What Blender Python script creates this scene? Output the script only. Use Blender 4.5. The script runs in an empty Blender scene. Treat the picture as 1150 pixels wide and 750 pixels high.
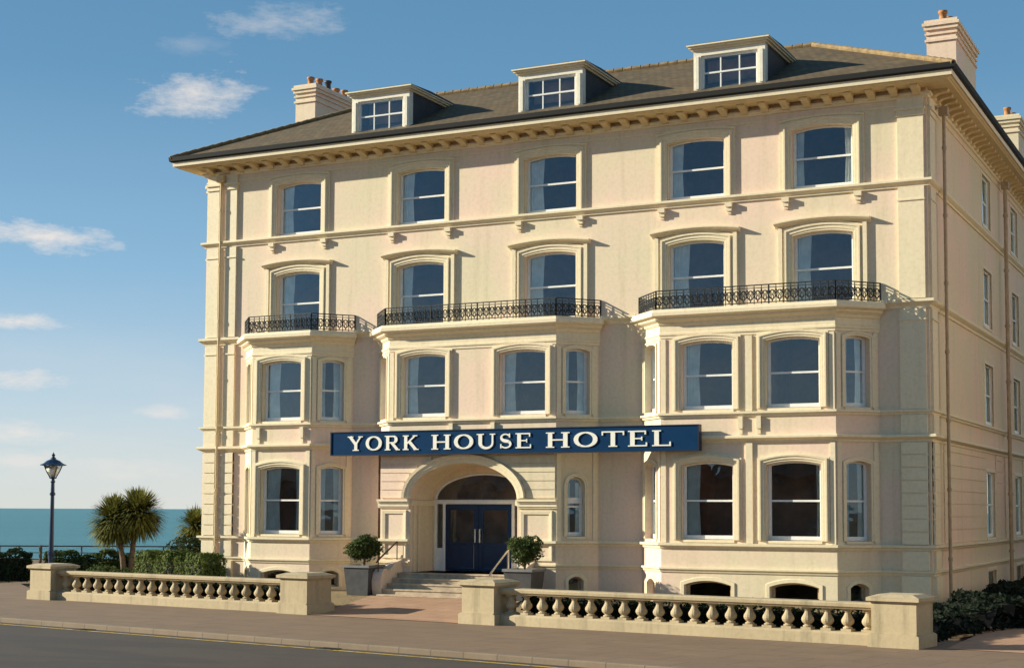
import bpy, math, random
from mathutils import Vector, Matrix
from mathutils.geometry import tessellate_polygon
random.seed(7)
R = math.radians
scene = bpy.context.scene
COL = scene.collection

# ------------------------------------------------------------------ helpers
class MB:
    def __init__(s): s.v = []; s.f = []; s.T = Matrix.Identity(4)
    def V(s, x, y, z):
        s.v.append(tuple(s.T @ Vector((x, y, z)))); return len(s.v) - 1
    def F(s, *i): s.f.append(tuple(i))
    def box(s, x0, x1, y0, y1, z0, z1):
        a = [s.V(x, y, z) for z in (z0, z1) for y in (y0, y1) for x in (x0, x1)]
        s.F(a[0], a[2], a[3], a[1]); s.F(a[4], a[5], a[7], a[6]); s.F(a[0], a[1], a[5], a[4])
        s.F(a[2], a[6], a[7], a[3]); s.F(a[0], a[4], a[6], a[2]); s.F(a[1], a[3], a[7], a[5])
    def prism(s, poly, y0, y1, ax='y'):
        """closed 2D polygon extruded: ax 'y' -> poly in (x,z); 'z' -> poly in (x,y); 'x' -> poly in (y,z)"""
        def P(p, d):
            return (p[0], d, p[1]) if ax == 'y' else ((p[0], p[1], d) if ax == 'z' else (d, p[0], p[1]))
        n = len(poly)
        a = [s.V(*P(p, y0)) for p in poly]; b = [s.V(*P(p, y1)) for p in poly]
        for t in tessellate_polygon([[Vector((p[0], p[1], 0)) for p in poly]]):
            s.F(*[a[i] for i in t]); s.F(*[b[i] for i in reversed(t)])
        for i in range(n):
            j = (i + 1) % n; s.F(a[i], a[j], b[j], b[i])
    def sweep(s, path, prof, caps=True):
        """plan sweep: path (x,y), profile (out,z), outwards = right of travel"""
        rings = []
        n = len(path)
        for i, p in enumerate(path):
            ns = []
            if i > 0: d = Vector(p) - Vector(path[i-1]); ns.append(Vector((d.y, -d.x)).normalized())
            if i < n-1: d = Vector(path[i+1]) - Vector(p); ns.append(Vector((d.y, -d.x)).normalized())
            m = ns[0] if len(ns) == 1 else (ns[0] + ns[1]) / max(.3, 1 + ns[0].dot(ns[1]))
            rings.append([s.V(p[0] + m.x*o, p[1] + m.y*o, z) for o, z in prof])
        for a, b in zip(rings, rings[1:]):
            for k in range(len(prof)-1): s.F(a[k], b[k], b[k+1], a[k+1])
        if caps:
            s.F(*rings[0]); s.F(*reversed(rings[-1]))
    def arch_sweep(s, path, prof, closed=False):
        """path in local (u,z) facade plane, outward = left of travel; profile (off, projection towards viewer)"""
        rings = []; n = len(path)
        for i, p in enumerate(path):
            ns = []
            q = path[i-1] if (i > 0 or closed) else None
            r = path[(i+1) % n] if (i < n-1 or closed) else None
            if q is not None: d = Vector(p) - Vector(q); ns.append(Vector((-d.y, d.x)).normalized())
            if r is not None: d = Vector(r) - Vector(p); ns.append(Vector((-d.y, d.x)).normalized())
            m = ns[0] if len(ns) == 1 else (ns[0] + ns[1]) / max(.3, 1 + ns[0].dot(ns[1]))
            rings.append([s.V(p[0] + m.x*o, -pr, p[1] + m.y*o) for o, pr in prof])
        m = n if closed else n-1
        for i in range(m):
            a, b = rings[i], rings[(i+1) % n]
            for k in range(len(prof)-1): s.F(a[k], a[k+1], b[k+1], b[k])
        if not closed:
            s.F(*rings[0]); s.F(*reversed(rings[-1]))
    def tube(s, pts, r, n=8, caps=True):
        pts = [Vector(p) for p in pts]; rings = []
        rr = r if isinstance(r, (list, tuple)) else [r]*len(pts)
        for i, p in enumerate(pts):
            d = (pts[min(i+1, len(pts)-1)] - pts[max(i-1, 0)]).normalized()
            a = d.cross(Vector((0, 0, 1))) if abs(d.z) < .95 else d.cross(Vector((1, 0, 0)))
            a.normalize(); b = d.cross(a)
            rings.append([s.V(*(p + (a*math.cos(2*math.pi*k/n) + b*math.sin(2*math.pi*k/n))*rr[i])) for k in range(n)])
        for A, B in zip(rings, rings[1:]):
            for k in range(n): s.F(A[k], A[(k+1) % n], B[(k+1) % n], B[k])
        if caps: s.F(*reversed(rings[0])); s.F(*rings[-1])
    def lathe(s, prof, n=16, cx=0, cy=0, sq=False):
        rings = []
        for r, z in prof:
            rings.append([s.V(cx + r*math.cos(2*math.pi*(k+.5)/n), cy + r*math.sin(2*math.pi*(k+.5)/n), z) for k in range(n)])
        for A, B in zip(rings, rings[1:]):
            for k in range(n): s.F(A[k], A[(k+1) % n], B[(k+1) % n], B[k])
        s.F(*reversed(rings[0])); s.F(*rings[-1])
    def ring(s, c, r, t, ax, n=14):
        """flat scroll ring in plane spanned by ax (unit 2D dir) and z"""
        pts = []
        for k in range(n+1):
            a = 2*math.pi*k/n
            pts.append((c[0] + ax[0]*math.cos(a)*r[0], c[1] + ax[1]*math.cos(a)*r[0], c[2] + math.sin(a)*r[1]))
        s.tube(pts, t, 4, False)
    def build(s, name, m, parent=None, smooth=False, loc=None, rz=0):
        me = bpy.data.meshes.new(name); me.from_pydata(s.v, [], s.f); me.validate()
        import bmesh
        b = bmesh.new(); b.from_mesh(me); bmesh.ops.recalc_face_normals(b, faces=b.faces); b.to_mesh(me); b.free()
        me.materials.append(m)
        o = bpy.data.objects.new(name, me); COL.objects.link(o)
        if parent: o.parent = parent
        if loc: o.location = loc
        o.rotation_euler.z = rz
        if smooth:
            for p in me.polygons: p.use_smooth = True
        return o
def tag(o, label=None, cat=None, group=None, kind=None):
    if label: o['label'] = label
    if cat: o['category'] = cat
    if group: o['group'] = group
    if kind: o['kind'] = kind
    return o
def empty(name, loc=(0, 0, 0), rz=0):
    o = bpy.data.objects.new(name, None); COL.objects.link(o); o.location = loc; o.rotation_euler.z = rz
    o.empty_display_size = .3
    return o
def copy_tree(o, parent=None, loc=None, rz=None):
    c = o.copy(); COL.objects.link(c); c.parent = parent
    if loc is not None: c.location = loc
    if rz is not None: c.rotation_euler.z = rz
    for ch in list(o.children): copy_tree(ch, c)
    return c

# ------------------------------------------------------------------ materials
def mat(name):
    m = bpy.data.materials.new(name); m.use_nodes = True
    nt = m.node_tree; b = nt.nodes['Principled BSDF']
    return m, nt, b
def N(nt, t, **k):
    n = nt.nodes.new(t)
    for a, v in k.items():
        if a in n.inputs: n.inputs[a].default_value = v
        else: setattr(n, a, v)
    return n
def ramp(nt, fac, stops):
    r = nt.nodes.new('ShaderNodeValToRGB'); e = r.color_ramp.elements
    while len(e) < len(stops): e.new(.5)
    for x, (p, c) in zip(e, stops): x.position = p; x.color = (*c, 1)
    nt.links.new(fac, r.inputs[0]); return r.outputs[0]
def noise(nt, scale, detail=6, rough=.6, vec=None, dist=0):
    n = nt.nodes.new('ShaderNodeTexNoise'); n.inputs['Scale'].default_value = scale
    n.inputs['Detail'].default_value = detail; n.inputs['Roughness'].default_value = rough
    n.inputs['Distortion'].default_value = dist
    if vec is None:
        g = nt.nodes.new('ShaderNodeNewGeometry'); vec = g.outputs['Position']
    nt.links.new(vec, n.inputs['Vector']); return n.outputs[0]
def mapped(nt, scale=(1, 1, 1), rot=(0, 0, 0)):
    g = nt.nodes.new('ShaderNodeNewGeometry'); mp = nt.nodes.new('ShaderNodeMapping')
    mp.inputs['Scale'].default_value = scale; mp.inputs['Rotation'].default_value = rot
    nt.links.new(g.outputs['Position'], mp.inputs['Vector']); return mp.outputs[0]
def mix(nt, f, a, b, blend='MIX'):
    m = nt.nodes.new('ShaderNodeMix'); m.data_type = 'RGBA'; m.blend_type = blend
    for s, v in ((0, f), (6, a), (7, b)):
        if hasattr(v, 'links'): nt.links.new(v, m.inputs[s])
        elif s == 0: m.inputs[0].default_value = v
        else: m.inputs[s].default_value = (*v, 1)
    return m.outputs[2]
def bump(nt, b, h, strength=.2, dist=.02):
    n = nt.nodes.new('ShaderNodeBump'); n.inputs['Strength'].default_value = strength
    n.inputs['Distance'].default_value = dist
    nt.links.new(h, n.inputs['Height']); nt.links.new(n.outputs[0], b.inputs['Normal'])

def stucco(name, c1, c2, stain, amt=.35, rough=.75, fine=.25):
    m, nt, b = mat(name)
    base = ramp(nt, noise(nt, .30, 4), [(.40, c1), (.60, c2)])
    # vertical rain streaks and blotches
    s = ramp(nt, noise(nt, 1, 8, .65, mapped(nt, (2.6, 2.6, .22))), [(.52, (0, 0, 0)), (.78, (1, 1, 1))])
    k = nt.nodes.new('ShaderNodeMath'); k.operation = 'MULTIPLY'; k.inputs[1].default_value = amt
    nt.links.new(s, k.inputs[0])
    col = mix(nt, k.outputs[0], base, stain)
    sp = ramp(nt, noise(nt, 9, 8, .7), [(.30, (.80, .78, .74)), (.55, (1, 1, 1))])
    col = mix(nt, .6, col, sp, 'MULTIPLY')
    nt.links.new(col, b.inputs['Base Color']); b.inputs['Roughness'].default_value = rough
    bump(nt, b, noise(nt, 14, 9, .7), fine, .012)
    return m
M = {}
M['stucco'] = stucco('stucco', (.71, .60, .41), (.79, .585, .445), (.48, .385, .23), .50)
M['trim'] = stucco('trim', (.77, .655, .44), (.78, .645, .445), (.54, .44, .27), .40, .6, .12)
M['stone'] = stucco('stone', (.41, .32, .195), (.48, .375, .23), (.19, .155, .09), .9, .85, .5)
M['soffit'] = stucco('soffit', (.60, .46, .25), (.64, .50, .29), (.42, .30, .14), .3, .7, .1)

def simple(name, c, rough=.5, metal=0, var=.15, sc=6, bmp=.05):
    m, nt, b = mat(name)
    d = tuple(x*(1-var) for x in c); l = tuple(min(1, x*(1+var)) for x in c)
    nt.links.new(ramp(nt, noise(nt, sc, 6), [(.35, d), (.65, l)]), b.inputs['Base Color'])
    b.inputs['Roughness'].default_value = rough; b.inputs['Metallic'].default_value = metal
    if bmp: bump(nt, b, noise(nt, sc*5, 6), bmp, .01)
    return m
M['white'] = simple('white_paint', (.78, .76, .72), .35, 0, .05)
M['creamwhite'] = simple('cream_white', (.76, .69, .56), .5, 0, .08)
M['black'] = simple('black_iron', (.012, .013, .014), .45, 0, .2)
M['gutter'] = simple('gutter_black', (.007, .007, .008), .85, 0, .2)
M['pipe'] = simple('pipe_brown', (.40, .29, .18), .5)
M['navy'] = simple('navy_door', (.004, .022, .065), .2, 0, .1, 3, .02)
M['signblue'] = simple('sign_blue', (.004, .034, .095), .7, 0, .12, 2, .04)
M['signblue'].node_tree.nodes['Principled BSDF'].inputs['Specular IOR Level'].default_value = .06
M['signedge'] = simple('sign_edge', (.006, .012, .035), .4)
M['letter'] = simple('letter_cream', (.84, .80, .70), .45, 0, .04)
M['lettershadow'] = simple('letter_shade', (.03, .03, .03), .5)
M['lampblue'] = simple('lamp_blue', (.010, .026, .07), .3, 0, .1)
M['leadgrey'] = simple('lead_planter', (.055, .054, .056), .55, 0, .2, 4, .15)
M['plantrim'] = simple('planter_rim', (.16, .155, .15), .55, 0, .15, 5, .1)
M['steel'] = simple('steel', (.62, .60, .56), .25, .9, .05)
M['bronze'] = simple('bronze', (.07, .045, .03), .4, .3, .1)
M['terracotta'] = simple('terracotta', (.36, .16, .06), .8, 0, .3, 8, .3)
M['ridge'] = simple('ridge_clay', (.22, .145, .065), .85, 0, .3, 4, .3)
M['curtain'] = simple('curtain', (.80, .79, .75), .9, 0, .12, 3, .1)
M['interior'] = simple('interior', (.40, .25, .18), .9, 0, .5, .7, 0)
M['cheek'] = simple('lead_cheek', (.035, .036, .040), .6, 0, .25, 3, .1)
M['soil'] = simple('soil', (.05, .035, .02), .95, 0, .3, 12, .5)
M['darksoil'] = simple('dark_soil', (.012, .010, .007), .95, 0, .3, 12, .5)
M['bark'] = simple('bark', (.17, .12, .08), .9, 0, .4, 9, .8)
M['stepstone'] = simple('step_stone', (.46, .355, .245), .8, 0, .25, 3, .3)
M['brick'] = simple('brick_house', (.40, .20, .13), .9, 0, .3, 2, .2)
M['slate_far'] = simple('slate_far', (.06, .055, .055), .8, 0, .3, 2, .2)

def glass_mat(name, refl, tint, trans):
    m, nt, b = mat(name); nt.nodes.remove(b)
    out = nt.nodes['Material Output']
    t = N(nt, 'ShaderNodeBsdfTransparent'); t.inputs[0].default_value = (*trans, 1)
    g = N(nt, 'ShaderNodeBsdfGlossy'); g.inputs['Color'].default_value = (*tint, 1); g.inputs['Roughness'].default_value = .015
    fr = N(nt, 'ShaderNodeFresnel'); fr.inputs['IOR'].default_value = 1.5
    a = nt.nodes.new('ShaderNodeMath'); a.operation = 'ADD'; a.inputs[1].default_value = refl; a.use_clamp = True
    nt.links.new(fr.outputs[0], a.inputs[0])
    bp = nt.nodes.new('ShaderNodeBump'); bp.inputs['Strength'].default_value = .22; bp.inputs['Distance'].default_value = .02
    nt.links.new(noise(nt, 1.3, 2), bp.inputs['Height']); nt.links.new(bp.outputs[0], g.inputs['Normal'])
    mx = nt.nodes.new('ShaderNodeMixShader')
    nt.links.new(a.outputs[0], mx.inputs[0]); nt.links.new(t.outputs[0], mx.inputs[1]); nt.links.new(g.outputs[0], mx.inputs[2])
    nt.links.new(mx.outputs[0], out.inputs[0]); return m
M['glass'] = glass_mat('window_glass', .075, (.66, .86, 1), (.88, .92, .90))
M['lampglass'] = glass_mat('lamp_glass', .10, (1, 1, 1), (.8, .82, .8))
M['frost'] = simple('frosted_mantle', (.88, .88, .82), .4, 0, .05)

def roof_mat():
    m, nt, b = mat('roof_tiles')
    g = nt.nodes.new('ShaderNodeNewGeometry'); sp = nt.nodes.new('ShaderNodeSeparateXYZ')
    nt.links.new(g.outputs['Position'], sp.inputs[0])
    ad = nt.nodes.new('ShaderNodeCombineXYZ')
    sx = nt.nodes.new('ShaderNodeMath'); sx.operation = 'ADD'
    nt.links.new(sp.outputs[0], sx.inputs[0]); nt.links.new(sp.outputs[1], sx.inputs[1])
    sz = nt.nodes.new('ShaderNodeMath'); sz.operation = 'MULTIPLY'; sz.inputs[1].default_value = 2.2
    nt.links.new(sp.outputs[2], sz.inputs[0])
    nt.links.new(sx.outputs[0], ad.inputs[0]); nt.links.new(sz.outputs[0], ad.inputs[1])
    br = nt.nodes.new('ShaderNodeTexBrick'); br.inputs['Scale'].default_value = 1
    br.inputs['Brick Width'].default_value = .26; br.inputs['Row Height'].default_value = .24; br.inputs['Mortar Size'].default_value = .012
    br.inputs['Color1'].default_value = (.105, .068, .030, 1); br.inputs['Color2'].default_value = (.155, .100, .045, 1)
    br.inputs['Mortar'].default_value = (.035, .028, .02, 1)
    nt.links.new(ad.outputs[0], br.inputs['Vector'])
    c = mix(nt, .8, br.outputs[0], ramp(nt, noise(nt, .9, 8, .7), [(.3, (.55, .55, .5)), (.7, (1.0, .95, .85))]), 'MULTIPLY')
    c = mix(nt, ramp(nt, noise(nt, 2.2, 8, .7), [(.56, (0, 0, 0)), (.7, (.6, .6, .6))]), c, (.17, .15, .07))
    nt.links.new(c, b.inputs['Base Color']); b.inputs['Roughness'].default_value = .85
    bump(nt, b, br.outputs[1], -.6, .03)
    return m
M['roof'] = roof_mat()

def paving(name, c1, c2, bw, rh, rot, mortar=(.10, .07, .05), msz=.012, bias=0.):
    m, nt, b = mat(name)
    v = mapped(nt, (1, 1, 1), (0, 0, rot))
    br = nt.nodes.new('ShaderNodeTexBrick'); br.inputs['Scale'].default_value = 1; br.offset = .5
    br.inputs['Brick Width'].default_value = bw; br.inputs['Row Height'].default_value = rh; br.inputs['Mortar Size'].default_value = msz
    br.inputs['Color1'].default_value = (*c1, 1); br.inputs['Color2'].default_value = (*c2, 1); br.inputs['Mortar'].default_value = (*mortar, 1)
    nt.links.new(v, br.inputs['Vector'])
    c = mix(nt, .75, br.outputs[0], ramp(nt, noise(nt, 1.1, 9, .7), [(.3, (.66, .64, .62)), (.7, (1, 1, 1))]), 'MULTIPLY')
    c = mix(nt, .4, c, ramp(nt, noise(nt, 30, 4, .7), [(.3, (.6, .6, .6)), (.7, (1, 1, 1))]), 'MULTIPLY')
    nt.links.new(c, b.inputs['Base Color']); b.inputs['Roughness'].default_value = .85
    bump(nt, b, noise(nt, 25, 6), .25, .01)
    return m
M['pave'] = paving('pavement_slabs', (.225, .142, .085), (.245, .155, .092), 1.6, 1.15, R(10.2), (.12, .08, .055), .016)
M['pink'] = paving('pink_paving', (.46, .26, .155), (.50, .29, .175), .9, .6, R(8), (.27, .17, .11), .012)
M['kerb'] = paving('kerb_stone', (.21, .15, .10), (.24, .17, .11), .9, 5, R(10.2), (.10, .075, .055), .012)
def asphalt():
    m, nt, b = mat('asphalt')
    c = ramp(nt, noise(nt, .5, 8, .7), [(.3, (.050, .034, .025)), (.7, (.070, .050, .037))])
    c = mix(nt, ramp(nt, noise(nt, .23, 3, .5, mapped(nt, (.5, 2.2, 1), (0, 0, R(10)))), [(.50, (0, 0, 0)), (.515, (.55, .55, .55))]), c, (.036, .028, .024))
    c = mix(nt, .6, c, ramp(nt, noise(nt, 60, 3, .8), [(.35, (.55, .55, .55)), (.65, (1.2, 1.2, 1.2))]), 'MULTIPLY')
    nt.links.new(c, b.inputs['Base Color']); b.inputs['Roughness'].default_value = .8
    bump(nt, b, noise(nt, 50, 4), .5, .01); return m
M['asphalt'] = asphalt()
def yellow():
    m, nt, b = mat('yellow_line')
    c = ramp(nt, noise(nt, 6, 8, .8), [(.38, (.16, .11, .06)), (.52, (.58, .38, .05))])
    nt.links.new(c, b.inputs['Base Color']); b.inputs['Roughness'].default_value = .7; return m
M['yellow'] = yellow()
def earth(name, stops, sc=.6):
    m, nt, b = mat(name)
    c = ramp(nt, noise(nt, sc, 10, .75), stops)
    c = mix(nt, .6, c, ramp(nt, noise(nt, 18, 6, .8), [(.3, (.5, .5, .5)), (.7, (1.2, 1.2, 1.2))]), 'MULTIPLY')
    nt.links.new(c, b.inputs['Base Color']); b.inputs['Roughness'].default_value = .95
    bump(nt, b, noise(nt, 12, 8), .8, .05); return m
M['earth'] = earth('dry_ground', [(.3, (.10, .075, .035)), (.5, (.19, .12, .065)), (.7, (.12, .11, .045))])
M['gravel'] = earth('forecourt_gravel', [(.3, (.17, .12, .055)), (.5, (.28, .19, .09)), (.7, (.22, .17, .08))], 1.5)
def leafm(name, a, b_, c):
    m, nt, b = mat(name)
    col = ramp(nt, noise(nt, 5, 3, .7), [(.3, a), (.5, b_), (.72, c)])
    nt.links.new(col, b.inputs['Base Color']); b.inputs['Roughness'].default_value = .75; b.inputs['Specular IOR Level'].default_value = .2
    # a little light passes through leaves
    tr = N(nt, 'ShaderNodeBsdfTranslucent'); nt.links.new(col, tr.inputs[0])
    mx = nt.nodes.new('ShaderNodeMixShader'); mx.inputs[0].default_value = .25
    out = nt.nodes['Material Output']
    nt.links.new(b.outputs[0], mx.inputs[1]); nt.links.new(tr.outputs[0], mx.inputs[2]); nt.links.new(mx.outputs[0], out.inputs[0])
    return m
M['leaf_dark'] = leafm('leaf_dark', (.010, .020, .008), (.018, .034, .011), (.035, .050, .015))
M['leaf_bush'] = leafm('leaf_bush', (.03, .05, .012), (.06, .09, .022), (.14, .15, .04))
M['leaf_hedge'] = leafm('leaf_hedge', (.055, .09, .018), (.10, .135, .028), (.19, .19, .045))
M['leaf_palm'] = leafm('leaf_palm', (.07, .08, .018), (.15, .155, .035), (.28, .25, .07))
M['leaf_ivy_shaded'] = leafm('leaf_ivy_shaded', (.006, .010, .005), (.010, .017, .007), (.018, .024, .010))  # ivy leaves darkened so their colour holds the corner's deep shade
def sea_mat():
    m, nt, b = mat('sea_water')
    c = ramp(nt, noise(nt, .015, 8, .65, mapped(nt, (.25, 2.5, 1), (0, 0, R(-26)))), [(.3, (.045, .17, .19)), (.7, (.075, .235, .235))])
    nt.links.new(c, b.inputs['Base Color']); b.inputs['Roughness'].default_value = .35
    b.inputs['Specular IOR Level'].default_value = .35
    bump(nt, b, noise(nt, .5, 8, .6, mapped(nt, (1, 1, 1), (0, 0, R(26)))), .8, .6); return m
M['sea'] = sea_mat()

# ------------------------------------------------------------------ setting
A10 = math.atan(-.18); 
def street(t, off, z):
    """street frame: t along the kerb, off towards the building (+) from the kerb edge"""
    ca, sa = math.cos(A10), math.sin(A10)
    return (-22.86 + t*ca - off*sa, -12.25 + t*sa + off*ca, z)
def quad_sheet(name, pts, m):
    mb = MB(); mb.F(*[mb.V(*p) for p in pts]); o = mb.build(name, m); tag(o, kind='structure'); return o
# land edge, parallel to the promenade
ed = Vector((.896, .444)); en = Vector((-.444, .896)); e0 = Vector((-60, 29.4))
L1 = e0 - ed*900; L2 = e0 + ed*900; L3 = L2 - en*1500; L4 = L1 - en*1500
mb = MB()
top = [mb.V(p.x, p.y, -.135) for p in (L1, L2, L3, L4)]; bot = [mb.V(p.x, p.y, -5) for p in (L1, L2, L3, L4)]
mb.F(*top)
for i in range(4): mb.F(top[i], top[(i+1) % 4], bot[(i+1) % 4], bot[i])
tag(mb.build('ground', M['earth']), kind='structure')
quad_sheet('sea', [(-30000, -30000, -3.2), (30000, -30000, -3.2), (30000, 30000, -3.2), (-30000, 30000, -3.2)], M['sea'])
quad_sheet('road', [street(-120, 0, -.125), street(120, 0, -.125), street(120, -9, -.125), street(-120, -9, -.125)], M['asphalt'])
quad_sheet('yellow_line', [street(-120, -.34, -.120), street(120, -.34, -.120), street(120, -.47, -.120), street(-120, -.47, -.120)], M['yellow'])
mb = MB(); mb.T = Matrix.Translation(Vector(street(0, 0, 0))) @ Matrix.Rotation(A10, 4, 'Z')
mb.box(-120, 120, .28, 9.6, -.2, 0)
tag(mb.build('pavement', M['pave']), kind='structure')
mb = MB(); mb.T = Matrix.Translation(Vector(street(0, 0, 0))) @ Matrix.Rotation(A10, 4, 'Z')
mb.prism([(0, -.2), (.27, -.2), (.27, .006), (.03, .006), (.006, -.02)], -120, 120, 'x')
tag(mb.build('kerb', M['kerb']), kind='structure')
# pavement going on past the left end of the balustrade
quad_sheet('side_pavement', [(-60, 0, .004), (-60, 3.5, .004), (-37, 3.0, .004), (-29.4, -3.5, .004), (-29.2, -6, .004), (-45, -3.0, .004)], M['pave'])

for t, nm in ((4.0, 'left'), (12.6, 'right')):
    p = street(t, -.22, -.119); root = empty('drain_grate', p, A10)
    tag(root, 'small iron drain grate in the gutter, %s' % ('towards the left end of the kerb' if nm == 'left' else 'nearer the middle of the kerb'), 'drain grate', 'drain grates along the kerb')
    g = MB(); g.box(-.25, .25, -.2, -.17, 0, .012); g.box(-.25, .25, .12, .15, 0, .012); g.box(-.25, -.22, -.17, .12, 0, .012); g.box(.22, .25, -.17, .12, 0, .012); g.build('frame', M['black'], root)
    g = MB()
    for k in range(9): g.box(-.205 + .046*k, -.185 + .046*k, -.169, .119, 0, .010)
    g.box(-.219, .219, -.169, .119, -.004, .002); g.build('grate', M['black'], root)

# balustrade line
BA = math.atan(-.1475)
def bl(t, off=0, z=0):
    ca, sa = math.cos(BA), math.sin(BA)
    return Vector((-28.56 + t*ca - off*sa, -5.25 + t*sa + off*ca, z))
# forecourt: rises gently from the balustrade to the building
mb = MB()
fl = [bl(0, .5, .008), bl(29.3, .5, .008)]
a = [mb.V(*fl[0]), mb.V(*fl[1]), mb.V(.3, -2.6, .30), mb.V(-26.5, -2.6, .30), mb.V(.3, 1.0, .30), mb.V(-26.5, 1.0, .30)]
mb.F(a[0], a[1], a[2], a[3]); mb.F(a[3], a[2], a[4], a[5])
tag(mb.build('forecourt', M['gravel']), kind='structure')
mb = MB()
p0, p1, p2, p3 = bl(12.55, -.05, .012), bl(17.9, -.05, .012), bl(17.9, .5, .014), bl(12.55, .5, .014)
q0, q1 = Vector((-16.9, -2.55, .312)), Vector((-11.6, -2.55, .312))
ids = [mb.V(*p) for p in (p0, p1, p2, q1, q0, p3)]
mb.F(ids[0], ids[1], ids[2], ids[5]); mb.F(ids[5], ids[2], ids[3], ids[4])
tag(mb.build('path', M['pink']), kind='structure')
mb = MB()
mb.F(*[mb.V(*p) for p in [(2.1, -9.3, .010), (30, -14.2, .010), (34, -2.2, .012), (3.1, -2.0, .012), (2.0, -2.6, .012)]])
tag(mb.build('side_path', M['pink']), kind='structure')

# ------------------------------------------------------------------ HOTEL
G = .30                       # ground level at the building
hotel = empty('hotel', (-12.75, 0, G))
tag(hotel, 'cream four-storey seafront hotel with three bays, iron balconies and a dormered roof', 'hotel')
def part(mb, name, m, parent=hotel, smooth=False):
    """geometry given in world coordinates, parented to the hotel empty"""
    o = mb.build(name, m, None, smooth); o.parent = parent
    o.location = -Vector(hotel.location) if parent is hotel else (0, 0, 0)
    return o

def arc_open(w, h, rise, n=12, cx=0, z0=0, ell=False):
    """opening outline (u,z), from bottom-left clockwise over the head to bottom-right"""
    pts = [(cx - w/2, z0)]
    if rise <= 0:
        pts += [(cx - w/2, z0 + h), (cx + w/2, z0 + h)]
    elif ell:
        for k in range(n+1):
            a = math.pi*(1 - k/n); pts.append((cx + w/2*math.cos(a), z0 + h + rise*math.sin(a)))
    else:
        r = (w*w/4 + rise*rise)/(2*rise); a0 = math.asin(min(1, w/2/r))
        if rise > w/2: a0 = math.pi - a0
        for k in range(n+1):
            a = -a0 + 2*a0*k/n; pts.append((cx + r*math.sin(a), z0 + h + rise - r + r*math.cos(a)))
    pts.append((cx + w/2, z0)); return pts
def panel(mb, O, th, u0, u1, z0, z1, holes, depth=.24, nobottom=False):
    old = mb.T
    mb.T = Matrix.Translation(Vector((O[0], O[1], 0))) @ Matrix.Rotation(th, 4, 'Z')
    polys = [[(u0, z0), (u1, z0), (u1, z1), (u0, z1)]] + holes
    flat = [p for pl in polys for p in pl]
    ids = [mb.V(u, 0, z) for u, z in flat]
    for t in tessellate_polygon([[Vector((u, z, 0)) for u, z in pl] for pl in polys]): mb.F(*[ids[i] for i in t])
    for h in holes:
        a = [mb.V(u, 0, z) for u, z in h]; b = [mb.V(u, depth, z) for u, z in h]
        for i in range(len(h)):
            j = (i+1) % len(h); mb.F(a[i], a[j], b[j], b[i])
    mb.T = old

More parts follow.
